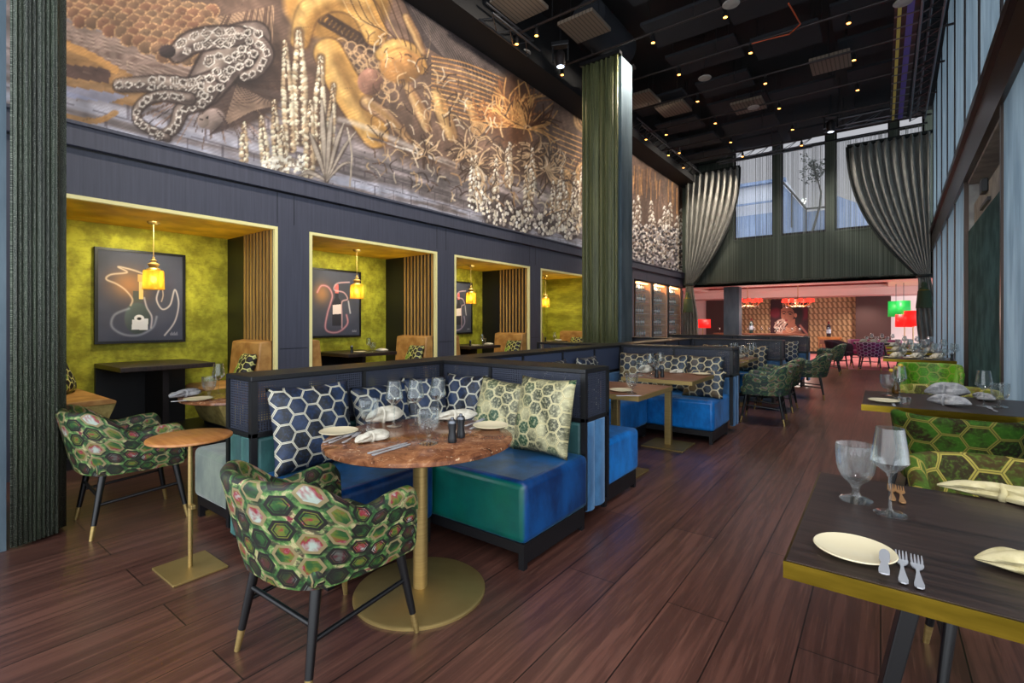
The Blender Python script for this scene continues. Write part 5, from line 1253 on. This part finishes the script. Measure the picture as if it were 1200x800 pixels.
# the two great drapes: pleats gathered to a tie, then falling to the floor
def drape(label, top, tie, foot, lead, name='drape', npl=9, Y=17.72):
    """top: (xl, xr, z); tie: (x, z); foot: (x, z); lead: side of the leading edge (-1 left, 1 right)"""
    t = thing(name, label, 'drape', (0, 0, 0)); xl, xr, zt = top; xt, zg = tie; mb = MB(); W = .13
    def edge(u, v):
        g = v; sw = (1 - (1 - g) ** 1.7) if True else g
        a = xl + (xr - xl) * u; b = xt + (u - .5) * W * 2
        free = u if lead > 0 else 1 - u                       # 1 at the leading edge
        k = g ** (1.15 + .9 * free)                           # the leading edge bellies out and sweeps in late
        x = a + (b - a) * k
        sag = .32 * free * math.sin(PI * min(1, g)) * g
        z = zt + (zg - zt) * g - sag * .55 * (1 - g) 
        amp = .12 * (1 - .55 * g); y = Y + amp * math.sin(2 * PI * npl * u + .5 * math.sin(5 * g)) + .03 * math.sin(2 * PI * npl * 2.1 * u + 2) * (1 - g)
        return (x, y, z)
    mb.grid(edge, npl * 14, 34); cl = mb.build('cloth', m_drape, t, smooth=True, solid=.01)
    tl = MB(); xf, zf = foot
    tl.grid(lambda u, v: (xt + (xf - xt) * v + (u - .5) * W * 2 * (1 + 1.1 * ss(0, .5, v)), Y + .06 * math.sin(2 * PI * 5 * u) * (.6 + .6 * v), zg + (zf - zg) * v), 60, 14)
    tl.build('cloth_tail', m_drape, t, smooth=True, solid=.01)
    e = 1.0 if lead > 0 else 0.0
    bd = MB(); bd.grid(lambda u, v: tuple(Vector(edge(e, v)) + Vector((lead * .075 * (u - .2), -.03, 0))), 2, 34); bd.build('dark_border', m_drape_d, t, smooth=True, solid=.008)
    hd = MB().box(min(xl, xr) - .03, max(xl, xr) + .03, Y - .06, Y + .06, zt - .03, zt + .05); hd.build('track', m_drape_d, t)
    ta = MB().tube([(xt + .15 * math.cos(w_), Y + .13 * math.sin(w_), zg) for w_ in [2 * PI * k / 24 for k in range(24)]], .035, 8, closed=True).build('tieback', m_drape_d, t, smooth=True)
    return t, xt, zg, Y
def tassel(t, x, y, z):
    s = MB().lathe([(0, .1), (.05, .08), (.07, .0), (.055, -.05), (.09, -.07), (.10, -.12), (.13, -.16), (.165, -.55), (.17, -.62), (0, -.62)], (x, y, z), n=36, mod=lambda w, j: 1 + (.04 * math.cos(18 * w) if j > 5 else 0)).build('tassel', mat('tassel_green', rough=.7, fn=f_bead((40, 58, 40), (74, 92, 62), (120, 130, 90))), t, smooth=True)
    MB().lathe([(.10, -.115), (.115, -.12), (.118, -.15), (.10, -.155)], (x, y, z), n=28).build('gold_band', m_brass2, s, smooth=True)
def zpx(x, y, Y=17.72): return onY(x, y, Y)
a, b, c = zpx(803, 207), zpx(866, 200), zpx(808, 334)
t, xt, zg, Yd = drape('tall grey-green pleated drape tied back beside the mural and wine cabinets', (a.x, b.x, a.z), (c.x, c.z), (c.x + .05, .02), 1)
tassel(t, xt + .02, Yd - .25, zg - .35)
a, b, c = zpx(994, 172), zpx(1091, 154), zpx(1083, 323)
t, xt, zg, Yd = drape('great grey-green drape swept back to the window wall', (a.x, b.x, a.z), (c.x, c.z), (c.x + .22, .02), -1, npl=10)
tassel(t, xt - .02, Yd - .28, zg - .28)
# ------------------------------------------------------------------ tableware
kg, kw, kp, kc = Kind(goblet()), Kind(wineglass()), Kind(plate()), Kind(candle_glass())
for o_, c_ in ((kg.root, 'glass'), (kw.root, 'glass'), (kp.root, 'plate'), (kc.root, 'glass')): tag(o_, 'x', c_)
kf, kk, kfc = Kind(tag(fork(m_silver), 'x', 'fork')), Kind(tag(knife(m_silver), 'x', 'knife')), Kind(tag(fork(m_copper), 'x', 'fork'))
kn, kno, kng = Kind(napkin(m_linen)), Kind(napkin(m_linen2, .33)), Kind(napkin(m_grey, .30))
km = Kind(mill(m_mill, m_steel))
def P(x, y, z=.75): return at(x, y, z + .0005)
def Q(x0, y0, x1, y1, z=.75):                 # point and heading of something lying from one spot to another
    a, b = at(x0, y0, z + .0005), at(x1, y1, z + .0005); d = b - a; return a, math.atan2(d.y, d.x)
TW = {'g': 'water goblets', 'w': 'wine glasses', 'n': 'folded napkins', 'p': 'side plates', 'k': 'knives', 'f': 'forks'}
# round marble table
R_ = 'round marble table'
kg.put(P(432, 504, .765), 0, 'ribbed water goblet beside the plate on the ' + R_, TW['g'])
kg.put(P(502, 520, .765), 0, 'ribbed water goblet standing in front on the %s, by the black mills' % R_, TW['g'])
kw.put(P(462, 499, .765), 0, 'tall clear wine glass behind the ribbed goblet of the ' + R_, TW['w'])
kw.put(P(487, 497, .765), 0, 'tall clear wine glass in the middle of the ' + R_, TW['w'])
kw.put(P(513, 493, .765), 0, 'wine glass by the far edge of the ' + R_, TW['w'])
km.put(P(530, 518, .765), 0, 'black mill with steel cap on the round marble table, next to the front goblet', 'black salt and pepper mills')
km.put(P(540, 512.5, .765), .4, 'second black mill just behind the one by the front goblet', 'black salt and pepper mills')
kp.put(P(397, 508, .765), 0, 'cream side plate at the end of the round marble table toward the low partition', TW['p'])
kp.put(P(575, 501, .765), 0, 'cream side plate near the gold pillow on the ' + R_, TW['p'])
a, r = Q(415, 522, 458, 511, .765); kn.put((a + at(458, 511, .7655)) / 2, r, 'cream napkin rolled in a cloth ring, front of the ' + R_, TW['n'], (.8, .75, .85))
a, r = Q(430, 497, 472, 491, .765); kn.put((a + at(472, 491, .7655)) / 2, r, 'cream napkin peaked behind the goblets on the ' + R_, TW['n'], (.9, .9, 1.5))
a, r = Q(518, 493, 552, 490, .765); kn.put((a + at(552, 490, .7655)) / 2, r, 'cream napkin by the far rim of the round marble table, behind the mills', TW['n'])
for i, (x0, y0, x1, y1, l) in enumerate(((431, 532, 490, 516, 'long knife at the front rim of the ' + R_), (436, 534, 494, 517, 'second knife beside the one at the front rim of the ' + R_), (379, 519, 410, 508, 'knife by the plate toward the low partition on the ' + R_), (551, 503, 580, 492, 'knife beside the plate near the gold pillow on the ' + R_))):
    a, r = Q(x0, y0, x1, y1, .7655); kk.put(a, r - PI / 2, l, TW['k'], (1, 1.15, 1))
for i, (x0, y0, x1, y1, l) in enumerate(((386, 520, 420, 507, 'fork by the plate toward the low partition on the ' + R_), (402, 520, 424, 507, 'second fork by the plate toward the low partition on the ' + R_), (545, 500, 572, 491, 'fork beside the plate near the gold pillow on the ' + R_))):
    a, r = Q(x0, y0, x1, y1, .7655); kf.put(a, r - PI / 2, l, TW['f'])
# second round table
R2 = 'second round table'
a, r = Q(198, 468, 236, 461); kng.put((a + at(236, 461, .75)) / 2, r, 'grey folded napkin on the ' + R2, TW['n'])
kg.put(P(245, 466), 0, 'water goblet on the second round table by the cane end', TW['g'])
kw.put(P(256, 462), 0, 'wine glass on the second round table behind the cane end', TW['w'])
kp.put(P(232, 469), 0, 'cream side plate on the second round table', TW['p'])
a, r = Q(200, 471, 225, 469); kk.put(a, r - PI / 2, 'knife on the second round table beside the grey napkin', TW['k'])
# large dark table
L_ = 'large dark table'
kg.put(P(1003, 586), 0, 'big ribbed water goblet on the ' + L_, TW['g'], (1.12, 1.12, 1.12))
kw.put(P(1043, 602), 0, 'big angular wine glass beside the ribbed goblet on the ' + L_, TW['w'], (1.05, 1.05, 1.06))
kp.put(P(1001, 649), 0, 'cream side plate on the large dark table near the brass edge', TW['p'], (.92, .92, 1))
a, r = Q(1036, 675, 1037, 634, .768); kk.put(a + Vector((0, 0, .002)), r - PI / 2, 'butter knife resting on the cream plate of the ' + L_, TW['k'], (1.1, .74, 1))
for x0, y0, x1, y1, l in ((1059, 686, 1054, 634, 'fork next to the cream plate on the ' + L_), (1078, 692, 1071, 634, 'second fork from the cream plate on the ' + L_)):
    a, r = Q(x0, y0, x1, y1); kf.put(a, r - PI / 2, l, TW['f'], (1.0, .9, 1))
for x0, y0, x1, y1, l in ((1046, 588, 1044, 560, 'fork lying behind the wine glass on the ' + L_), (1058, 591, 1051, 560, 'second fork lying behind the wine glass on the ' + L_)):
    a, r = Q(x0, y0, x1, y1); kfc.put(a, r - PI / 2, l, TW['f'], (1, .9, 1))
a, r = Q(1098, 572, 1290, 606); kno.put((a + at(1290, 606, .75)) / 2, r, 'long cream napkin with a folded knot at the far side of the ' + L_, TW['n'], ((at(1290, 606, .75) - at(1098, 572, .75)).length / .33, 1.0, .9))
a, r = Q(1142, 660, 1340, 700); kno.put((a + at(1340, 700, .75)) / 2, r, 'cream napkin cut by the frame near the front edge of the large dark table', TW['n'], ((at(1340, 700, .75) - at(1142, 660, .75)).length / .33, 1.1, .9))
# second window table
W2 = 'second window table'
kg.put(P(1040, 463), 0, 'water goblet at the walkway end of the ' + W2, TW['g'])
kg.put(P(1172, 477), 0, 'water goblet toward the windows on the ' + W2, TW['g'])
kw.put(P(1054, 466), 0, 'wine glass beside the goblet at the walkway end of the ' + W2, TW['w'])
kw.put(P(1153, 476), 0, 'tall wine glass toward the windows on the ' + W2, TW['w'])
kc.put(P(1060, 474), 0, 'small cut candle glass on the ' + W2, 'candle glasses')
kp.put(P(1036, 471), 0, 'white side plate at the walkway end of the ' + W2, TW['p'])
a, r = Q(1085, 471, 1140, 479); kng.put((a + at(1140, 479, .75)) / 2, r, 'grey and white napkin on the near side of the ' + W2, TW['n'], (.9, .9, 1.3))
a, r = Q(1090, 463, 1130, 466); kng.put((a + at(1130, 466, .75)) / 2, r, 'grey napkin folded high at the far side of the ' + W2, TW['n'], (.9, 1, 1.9))
a, r = Q(1140, 466, 1166, 472); kng.put((a + at(1166, 472, .75)) / 2, r, 'dark napkin between the wine glass and the goblet of the ' + W2, TW['n'], (.8, .8, 1))
for x0, y0, x1, y1, l in ((1168, 483, 1150, 474, 'fork by the window goblet of the ' + W2), (1048, 476, 1044, 468, 'knife at the walkway end of the ' + W2)):
    a, r = Q(x0, y0, x1, y1); (kf if 'fork' in l else kk).put(a, r - PI / 2, l, TW['f' if 'fork' in l else 'k'])
va = thing('bud_vase', 'slim dark glass vase holding yellow buds at the walkway end of the second window table', 'vase', tuple(P(1050, 461)))
MB().lathe([(.024, 0), (.028, .01), (.028, .05), (.014, .085), (.013, .105), (.011, .105), (.012, .08), (0, .02)], n=20).build('body', mat('amber_vase', (120, 84, 30), .1, Transmission_Weight=.6), va, smooth=True)
for i in range(3):
    s_ = MB().tube([(0, 0, .06), (.01 * (i - 1), .006 * i, .13), (.03 * (i - 1), .01 * i, .17 + .02 * i)], .002, 5).build('stem', mat('stem_green', (70, 110, 40), .6), va)
    MB().lathe([(0, -.012), (.014, -.004), (.017, .006), (.010, .018), (0, .02)], (.03 * (i - 1), .01 * i, .18 + .02 * i), 14).build('flower', mat('yellow_petal', (214, 170, 50), .6), s_, smooth=True)
# wood tables between the blue benches
kg.put(P(740.5, 461), 0, 'water goblet at the corner of the first wood table', TW['g'])
kk.put(P(722, 464), -.9, 'knife lying on the first wood table', TW['k'])
kp.put(P(728, 458.5), 0, 'side plate on the first wood table', TW['p'])
W_ = 'wood table before the blue bench'
for x, y, l in ((751, 440, 'inner end of the '), (766, 438, 'middle of the ')): kg.put(P(x, y), 0, 'water goblet at the ' + l + W_, TW['g'])
for x, y, l in ((762, 441, 'front'), (774, 439, 'far side')): kw.put(P(x, y), 0, 'wine glass at the %s of the %s' % (l, W_), TW['w'])
km.put(P(769.5, 442.5), 0, 'black mill on the wood table before the blue bench', 'black salt and pepper mills'); km.put(P(776, 442), .4, 'second black mill on the wood table before the blue bench', 'black salt and pepper mills')
kn.put(P(793, 437), 1.2, 'cream napkin roll on the ' + W_, TW['n'], .8); kn.put(P(756, 437), .6, 'cream napkin by the inner goblets of the ' + W_, TW['n'], (.7, .7, 1.6))
kp.put(P(822, 439), 0, 'side plate near the outer corner of the ' + W_, TW['p'])
# repeated settings on distant tables: (x0, x1, y0, y1, words)
def settings(x0, x1, y0, y1, where, n=2, wl=True, z=.75, nap=True):
    for i in range(n):
        for j in (0, 1):
            x = x0 + (x1 - x0) * (i + .5) / n; y = y0 + (y1 - y0) * (.3 if j == 0 else .7)
            sp = '%s, %s side, %s' % (where, 'near' if j == 0 else 'far', ('middle' if 0 < i < n - 1 else ('walkway end' if (i == n - 1) == wl else ('inner end' if wl else 'window end'))))
            kg.put((x + .06, y + .04, z + .0005), 0, 'water goblet on the ' + sp, TW['g']); kw.put((x + .18, y - .05, z + .0005), 0, 'wine glass on the ' + sp, TW['w'])
            if j == 0 or n < 3: kp.put((x - .10, y + .02, z + .0005), 0, 'side plate on the ' + sp, TW['p'])
            if nap: kn.put((x - .02, y + (.16 if j == 0 else -.16), z + .0005), .3 + j, 'folded napkin on the ' + sp, TW['n'], (.7, .8, 1.5))
settings(-2.2, -1.62, 7.12, 7.78, 'patterned chair table', 2)
settings(-2.2, -1.66, 8.12, 8.78, 'table before third partition', 2)
settings(-2.1, -1.55, 9.92, 10.58, 'table beyond third partition', 2)
settings(.1, .85, 9.76, 10.46, 'table behind the green armchair', 3, False)
settings(.15, .9, 12.04, 12.76, 'fourth window table', 3, False)
settings(.15, .85, 14.44, 15.16, 'last window table', 3, False)
settings(-.5, .2, 16.94, 17.66, 'pink carpet table', 3, False)
km.put((.86, 9.9, .7505), 0, 'black mill at the window end of the table behind the green armchair', 'black salt and pepper mills')
# alcove tables
for i in (1, 2, 3):
    yc = sum(ALC[i]) / 2 + .12; nm = ('', 'second', 'third', 'fourth')[i]
    kw.put((-6.2, yc - .02, .8655), 0, 'wine glass on the wall table of the %s alcove' % nm, TW['w'], .9); kg.put((-6.25, yc + .09, .8655), 0, 'water goblet on the wall table of the %s alcove' % nm, TW['g'], .9)
    km.put((-6.3, yc - .25, .8655), 0, 'black mill on the wall table of the %s alcove' % nm, 'black salt and pepper mills'); kn.put((-6.3, yc + .3, .8655), .5, 'folded napkin on the wall table of the %s alcove' % nm, TW['n'], .8)
    kp.put((-6.28, yc - .12, .8655), 0, 'side plate on the wall table of the %s alcove' % nm, TW['p'])

# ------------------------------------------------------------------ the glowing red room
def portrait():
    u, v = np.meshgrid(np.linspace(0, 90, 181), np.linspace(0, 90, 181)); A = Art(u, v); A.c[:] = np.array([48, 12, 22]) * (.7 + .7 * fbm(u * .05, v * .05, 4))[..., None]
    sk = (156, 100, 78)
    A.ell(12, 32, 14, 12, (130, 22, 44), a=.7, soft=.6); A.ell(80, 34, 14, 14, (110, 18, 40), a=.7, soft=.6)
    A.ell(52, 34, 27, 30, (26, 14, 16), soft=.25); A.poly([(40, 62), (58, 58), (66, 66), (80, 82), (84, 90), (26, 90), (30, 76)], sk, curve=True, shade=lambda x, y: 1.1 - .012 * (x - 40)); A.poly([(44, 50), (60, 46), (60, 66), (42, 66)], (150, 94, 72))
    A.poly([(26, 24), (36, 18), (52, 22), (58, 34), (54, 48), (44, 56), (34, 55), (27, 44)], sk, curve=True, shade=lambda x, y: 1.15 - .010 * (x - 26)); A.ell(61, 38, 3.4, 5, (170, 108, 84))
    A.stroke([(28, 30), (33, 28), (38, 31)], 1.6, (40, 22, 20)); A.stroke([(42, 31), (48, 29), (54, 33)], 1.8, (40, 22, 20)); A.ell(33, 34, 3.2, 1.4, (30, 18, 18)); A.ell(48, 35, 3.8, 1.6, (30, 18, 18), rot=.15)
    A.stroke([(38, 34), (35, 43), (39, 45)], 1.2, (128, 76, 60), .8); A.ell(37.5, 49.5, 4.6, 2, (150, 50, 54)); A.stroke([(33, 49.5), (42, 49.5)], .7, (90, 26, 30))
    for i in range(6): A.stroke([(32 + i * 6, 20 - (i % 2) * 2), (30 + i * 7, 8), (34 + i * 6, 14)], 2.2, (206, 160, 130), .8)
    for k in range(3): A.stroke([(38, 66 + k * 4), (48, 70 + k * 4), (62, 64 + k * 4)], 1.5, (220, 170, 130), .9)
    for p_ in (((14, 72), (22, 58), (34, 50)), ((10, 66), (18, 52), (30, 48)), ((20, 78), (26, 64), (36, 54)), ((26, 80), (32, 66), (38, 56))): A.stroke(p_, 4.4, (206, 176, 156), .95, 1.5)
    for i in range(26): A.ell(R.uniform(10, 36), R.uniform(52, 80), 1.6, 1.6, R.choice([(236, 224, 206), (150, 120, 104), (250, 244, 230)]))
    A.poly([(14, 76), (30, 78), (28, 90), (10, 90)], (190, 150, 130)); A.stroke([(72, 62), (82, 74), (90, 84)], 5, (190, 130, 110), .7, 2)
    return A
a, b = onY(903, 350, YB - .03), onY(947, 395, YB - .03); zt, zb = 2.3, .66
t = thing('portrait_picture', 'large portrait panel of a jewelled dark-haired woman touching her lips, on the tiled wall', 'portrait', (0, YB - .03, 0))
MB().box(a.x, b.x, -.02, .028, zb, zt).build('board', m_black, t)
sheet('print', m_canvas, lambda u, v: (a.x + (b.x - a.x) * u, np.full(u.shape, -.028), zt - (zt - zb) * v), 180, 180, portrait(), t).modifiers.new('t', 'SOLIDIFY').thickness = .004
def chandelier(label, loc):
    t = thing('chandelier', label, 'chandelier', loc, 0, 'red-shaded chandeliers')
    MB().lathe([(0, -.16), (.04, -.12), (.03, 0), (.05, .06), (.02, .14), (.012, .25), (.012, 2.78 - loc[2] - .02), (.06, 2.78 - loc[2] - .015), (.06, 2.78 - loc[2]), (0, 2.78 - loc[2])], n=20).build('stem', m_copper, t, smooth=True)
    for k in range(10):
        w_ = 2 * PI * k / 10; c_, s_ = math.cos(w_), math.sin(w_)
        ar = MB().tube([(.03 * c_, .03 * s_, -.08), (.2 * c_, .2 * s_, -.16), (.38 * c_, .38 * s_, -.10), (.44 * c_, .44 * s_, .0)], .012, 6).build('arm', m_copper, t, smooth=True)
        MB().lathe([(.085, 0), (.06, .13)], (.44 * c_, .44 * s_, .0), 14, cap=False).build('lamp_shade', m_redglow, ar, smooth=True)
        MB().lathe([(0, -.06), (.02, -.04), (.012, 0), (0, 0)], (.40 * c_, .40 * s_, -.14), 8).build('crystal_drop', m_glass, ar, smooth=True)
    return t
chandelier('red-shaded chandelier partly behind the blue-grey column', tuple(CHAND[0])); chandelier('red-shaded chandelier in front of the portrait', tuple(CHAND[1]))
def shade_lamp(label, loc, r, h, top, m, name='floor_lamp', ceil=None):
    t = thing(name, label, 'lamp', (loc[0], loc[1], 0)); z = loc[2]
    MB().lathe([(r, z), (r * .96, z + h)], n=36, cap=False).build('shade', m, t, smooth=True, solid=.006)
    if ceil:
        MB().tube([(0, 0, z + h * .8), (0, 0, ceil)], .008, 6).build('cord', m_black, t); MB().lathe([(0, z + h * .8), (.05, z + h * .75), (.05, z + h * .45), (0, z + h * .4)], n=16).build('bulb', m_bulb, t)
    else:
        MB().lathe([(0.16, 0), (.16, .02), (.02, .04), (.014, .1), (.014, z + h * .7), (0, z + h * .7)], n=20).build('stand', m_brass, t, smooth=True)
        MB().lathe([(0, z + h * .75), (.04, z + h * .7), (.04, z + h * .4), (0, z + h * .35)], n=16).build('bulb', m_bulb, t)
p = onY(823.5, 384, 20.5); shade_lamp('red drum lamp by the rose wall beyond the wine cabinets', (p.x, p.y, p.z), .30, .34, 0, m_redshade)
p = onY(1060, 383, 20.0); shade_lamp('smaller red drum lamp by the green lampshades', (p.x, p.y, p.z), .24, .40, 0, m_redshade)
p = onY(1070, 382, 18.9); shade_lamp('larger red drum lamp beside the great drape tassel', (p.x, p.y, p.z), .22, .46, 0, m_redshade)
p = onY(1050, 371, 21); shade_lamp('dark green drum pendant in the gap beside the brown wall', (p.x, p.y, p.z), .22, .52, 0, m_greenshade, 'pendant_lamp', 2.6)
p = onY(1059, 371, 20.4); shade_lamp('bright green drum pendant nearer the windows', (p.x, p.y, p.z), .18, .52, 0, m_greenshade, 'pendant_lamp', 2.6)
# sideboard with its dark bottles
a, b = onY(958, 410, 22.6), onY(986, 410, 22.6)
t = thing('sideboard', 'orange wood sideboard before the tiled wall', 'sideboard', (0, 0, 0))
MB().box(a.x, b.x, 22.6, 23.1, .68, .74).build('top', m_owood, t); MB().box(a.x + .04, b.x - .04, 22.64, 23.06, .10, .68).build('body', m_owood, t)
for k in range(3): w_ = (b.x - a.x - .1) / 3; d_ = MB().box(a.x + .05 + k * w_ + .01, a.x + .05 + (k + 1) * w_ - .01, 22.62, 22.64, .14, .64).build('door', m_mwood, t); MB().box(a.x + .05 + k * w_ + .05, a.x + .05 + k * w_ + .08, 22.60, 22.62, .36, .46).build('handle', m_brass, d_)
for sx in (a.x + .08, b.x - .12):
    for sy in (22.68, 22.98): MB().box(sx, sx + .04, sy, sy + .04, 0.004, .10).build('leg', m_black, t)
p = onY(971, 400, 22.8); KB[1].put((p.x, 22.85, .741), 0, 'big dark bottle standing on the orange sideboard', None, 2.0)
t = thing('buffet_counter', 'long low dark counter in the red room behind the blue-grey column', 'counter', (0, 0, 0))
a, b = onY(838, 400, 21.6), onY(945, 400, 21.6)
MB().box(a.x, b.x, 21.3, 21.9, .82, .87).build('top', m_mwood, t); MB().box(a.x + .04, b.x - .04, 21.34, 21.86, .004, .82).build('body', m_brownwall, t)
p = onY(880.5, 398, 21.6); KB[0].put((p.x, 21.6, .871), 0, 'dark bottle standing on the long counter beside the portrait', None, 2.0)
for i in range(12):
    x = a.x + .2 + i * (b.x - a.x - .4) / 11; kw.put((x, 21.5, .8705), 0, '%s small glass from the rose wall on the long counter of the red room' % ORD[i], 'glasses on the long counter')
# ------------------------------------------------------------------ light
wd = bpy.data.worlds.new('world'); sc.world = wd; wd.use_nodes = True; t = NT(wd.node_tree); bg = wd.node_tree.nodes['Background']
dirv = t.coord('Generated'); fz = t.step(t.vm('DOT_PRODUCT', dirv, (.35, -.93, .1)), -.5, .7)
wd.node_tree.links.new(t.mix(fz, (.47, .48, .52), (.86, .93, 1.0)), bg.inputs[0])
wd.node_tree.links.new(t.math('MULTIPLY_ADD', fz, WORLD_B - .8, .8), bg.inputs[1])
def lamp(kind, name, loc, e, col=(1, .78, .52), aim=None, size=.05, angle=1.2, blend=.6, sx=None, sy=None):
    L = bpy.data.lights.new(name, kind); L.energy = e; L.color = col
    if kind == 'AREA':
        L.shape = 'RECTANGLE'; L.size = sx; L.size_y = sy
    elif kind != 'SUN': L.shadow_soft_size = size
    if kind == 'SPOT': L.spot_size = angle; L.spot_blend = blend
    o = bpy.data.objects.new(name, L); COL.objects.link(o); o.location = loc
    if aim is not None: o.rotation_euler = (Vector(aim) - Vector(loc)).to_track_quat('-Z', 'Y').to_euler()
    return o
for y in (1.2, 3.6, 6.2, 8.8, 11.6, 14.4, 17):
    lamp('SPOT', 'mural_spot', (-3.3, y, 6.35), 280, (1, .88, .74), (XW, y, 4.7), .08, 1.75, .8)
for p in SPOTS: lamp('SPOT', 'ceiling_spot_light', (p.x, p.y, p.z - .12), 34, (1, .72, .45), (p.x, p.y, 0), .05, 1.5, .7)
for i, p in enumerate(PEND):
    lamp('POINT', 'pendant_bulb_light', (p.x, p.y, p.z + .04), 12, (1, .80, .42), size=.03)
    lamp('SPOT', 'alcove_downlight', (-6.25, p.y, ZA - .06), 44, (1, .92, .62), (-6.95, p.y, 1.2), .08, 2.6, .8)
    lamp('SPOT', 'alcove_ceiling_fill', (-6.3, p.y + .7, 1.2), 20, (1, .82, .45), (-6.3, p.y, ZA), .06, 2.6, .9)  # added fill that brightens the alcove ceiling, no fitting behind it
for p in CHAND: lamp('POINT', 'chandelier_light', (p.x, p.y, p.z - .4), 40, (1, .82, .72), size=.25)
for x, y in ((-5, 20), (-2.5, 20.5), (0, 20), (-3.5, 22.6), (-.5, 22.8)): lamp('SPOT', 'far_downlight', (x, y, 2.3 if y > 22.3 else 2.56), 120, (1, .82, .72), (x, y + .3, 0), .06, 2.3, .8)
for x, y in ((-1.8, 1.2), (-1.6, 4.6), (-1.9, 8), (-1.9, 11.2), (.3, 1.9), (.3, 4.7), (.4, 9)): lamp('SPOT', 'table_spot_light', (x, y - .3, 6.3), 120, (1, .86, .68), (x, y, .75), .06, .55, .6)
for y, e in ((2.2, 170), (4.6, 330), (7.2, 430), (10, 480), (13, 460), (15.5, 380)): lamp('SPOT', 'walkway_fill', (-.3, y, 6.3), e, (.84, .90, 1), (-.4, y + .4, 0), .15, .75, .9)  # cool fill added to brighten the walkway floor, not tied to a fixture
lamp('SPOT', 'drape_fill', (-4.6, 14.6, 6.1), 260, (1, .9, .75), (-5.0, 17.7, 4.6), .1, .8, .7)  # added fill so the drape by the mural is lit
lamp('SPOT', 'drape_fill', (-3.6, 15.6, 6.2), 420, (1, .95, .88), (.1, 17.7, 4.7), .1, .8, .7)  # added side fill to bring out the great drape's pleats
lamp('SPOT', 'bulkhead_spot_light', (-2.4, 14.4, 6.1), 160, (.95, .95, .85), (-2.2, 18, 3.4), .1, 1.1, .8)
for i in range(3): lamp('POINT', 'cabinet_lamp', (-5.9, 14.3 + 1.43 * i, 2.46), 9, (1, .72, .42), size=.04)
vs = sc.view_settings; vs.view_transform = 'Standard'; vs.look = 'None'; vs.gamma = 1; vs.use_curve_mapping = False; vs.exposure = EXPO
sc.cycles.max_bounces = 8; sc.cycles.transparent_max_bounces = 24; sc.cycles.caustics_reflective = False; sc.cycles.caustics_refractive = False
sc.cycles.sample_clamp_indirect = 4
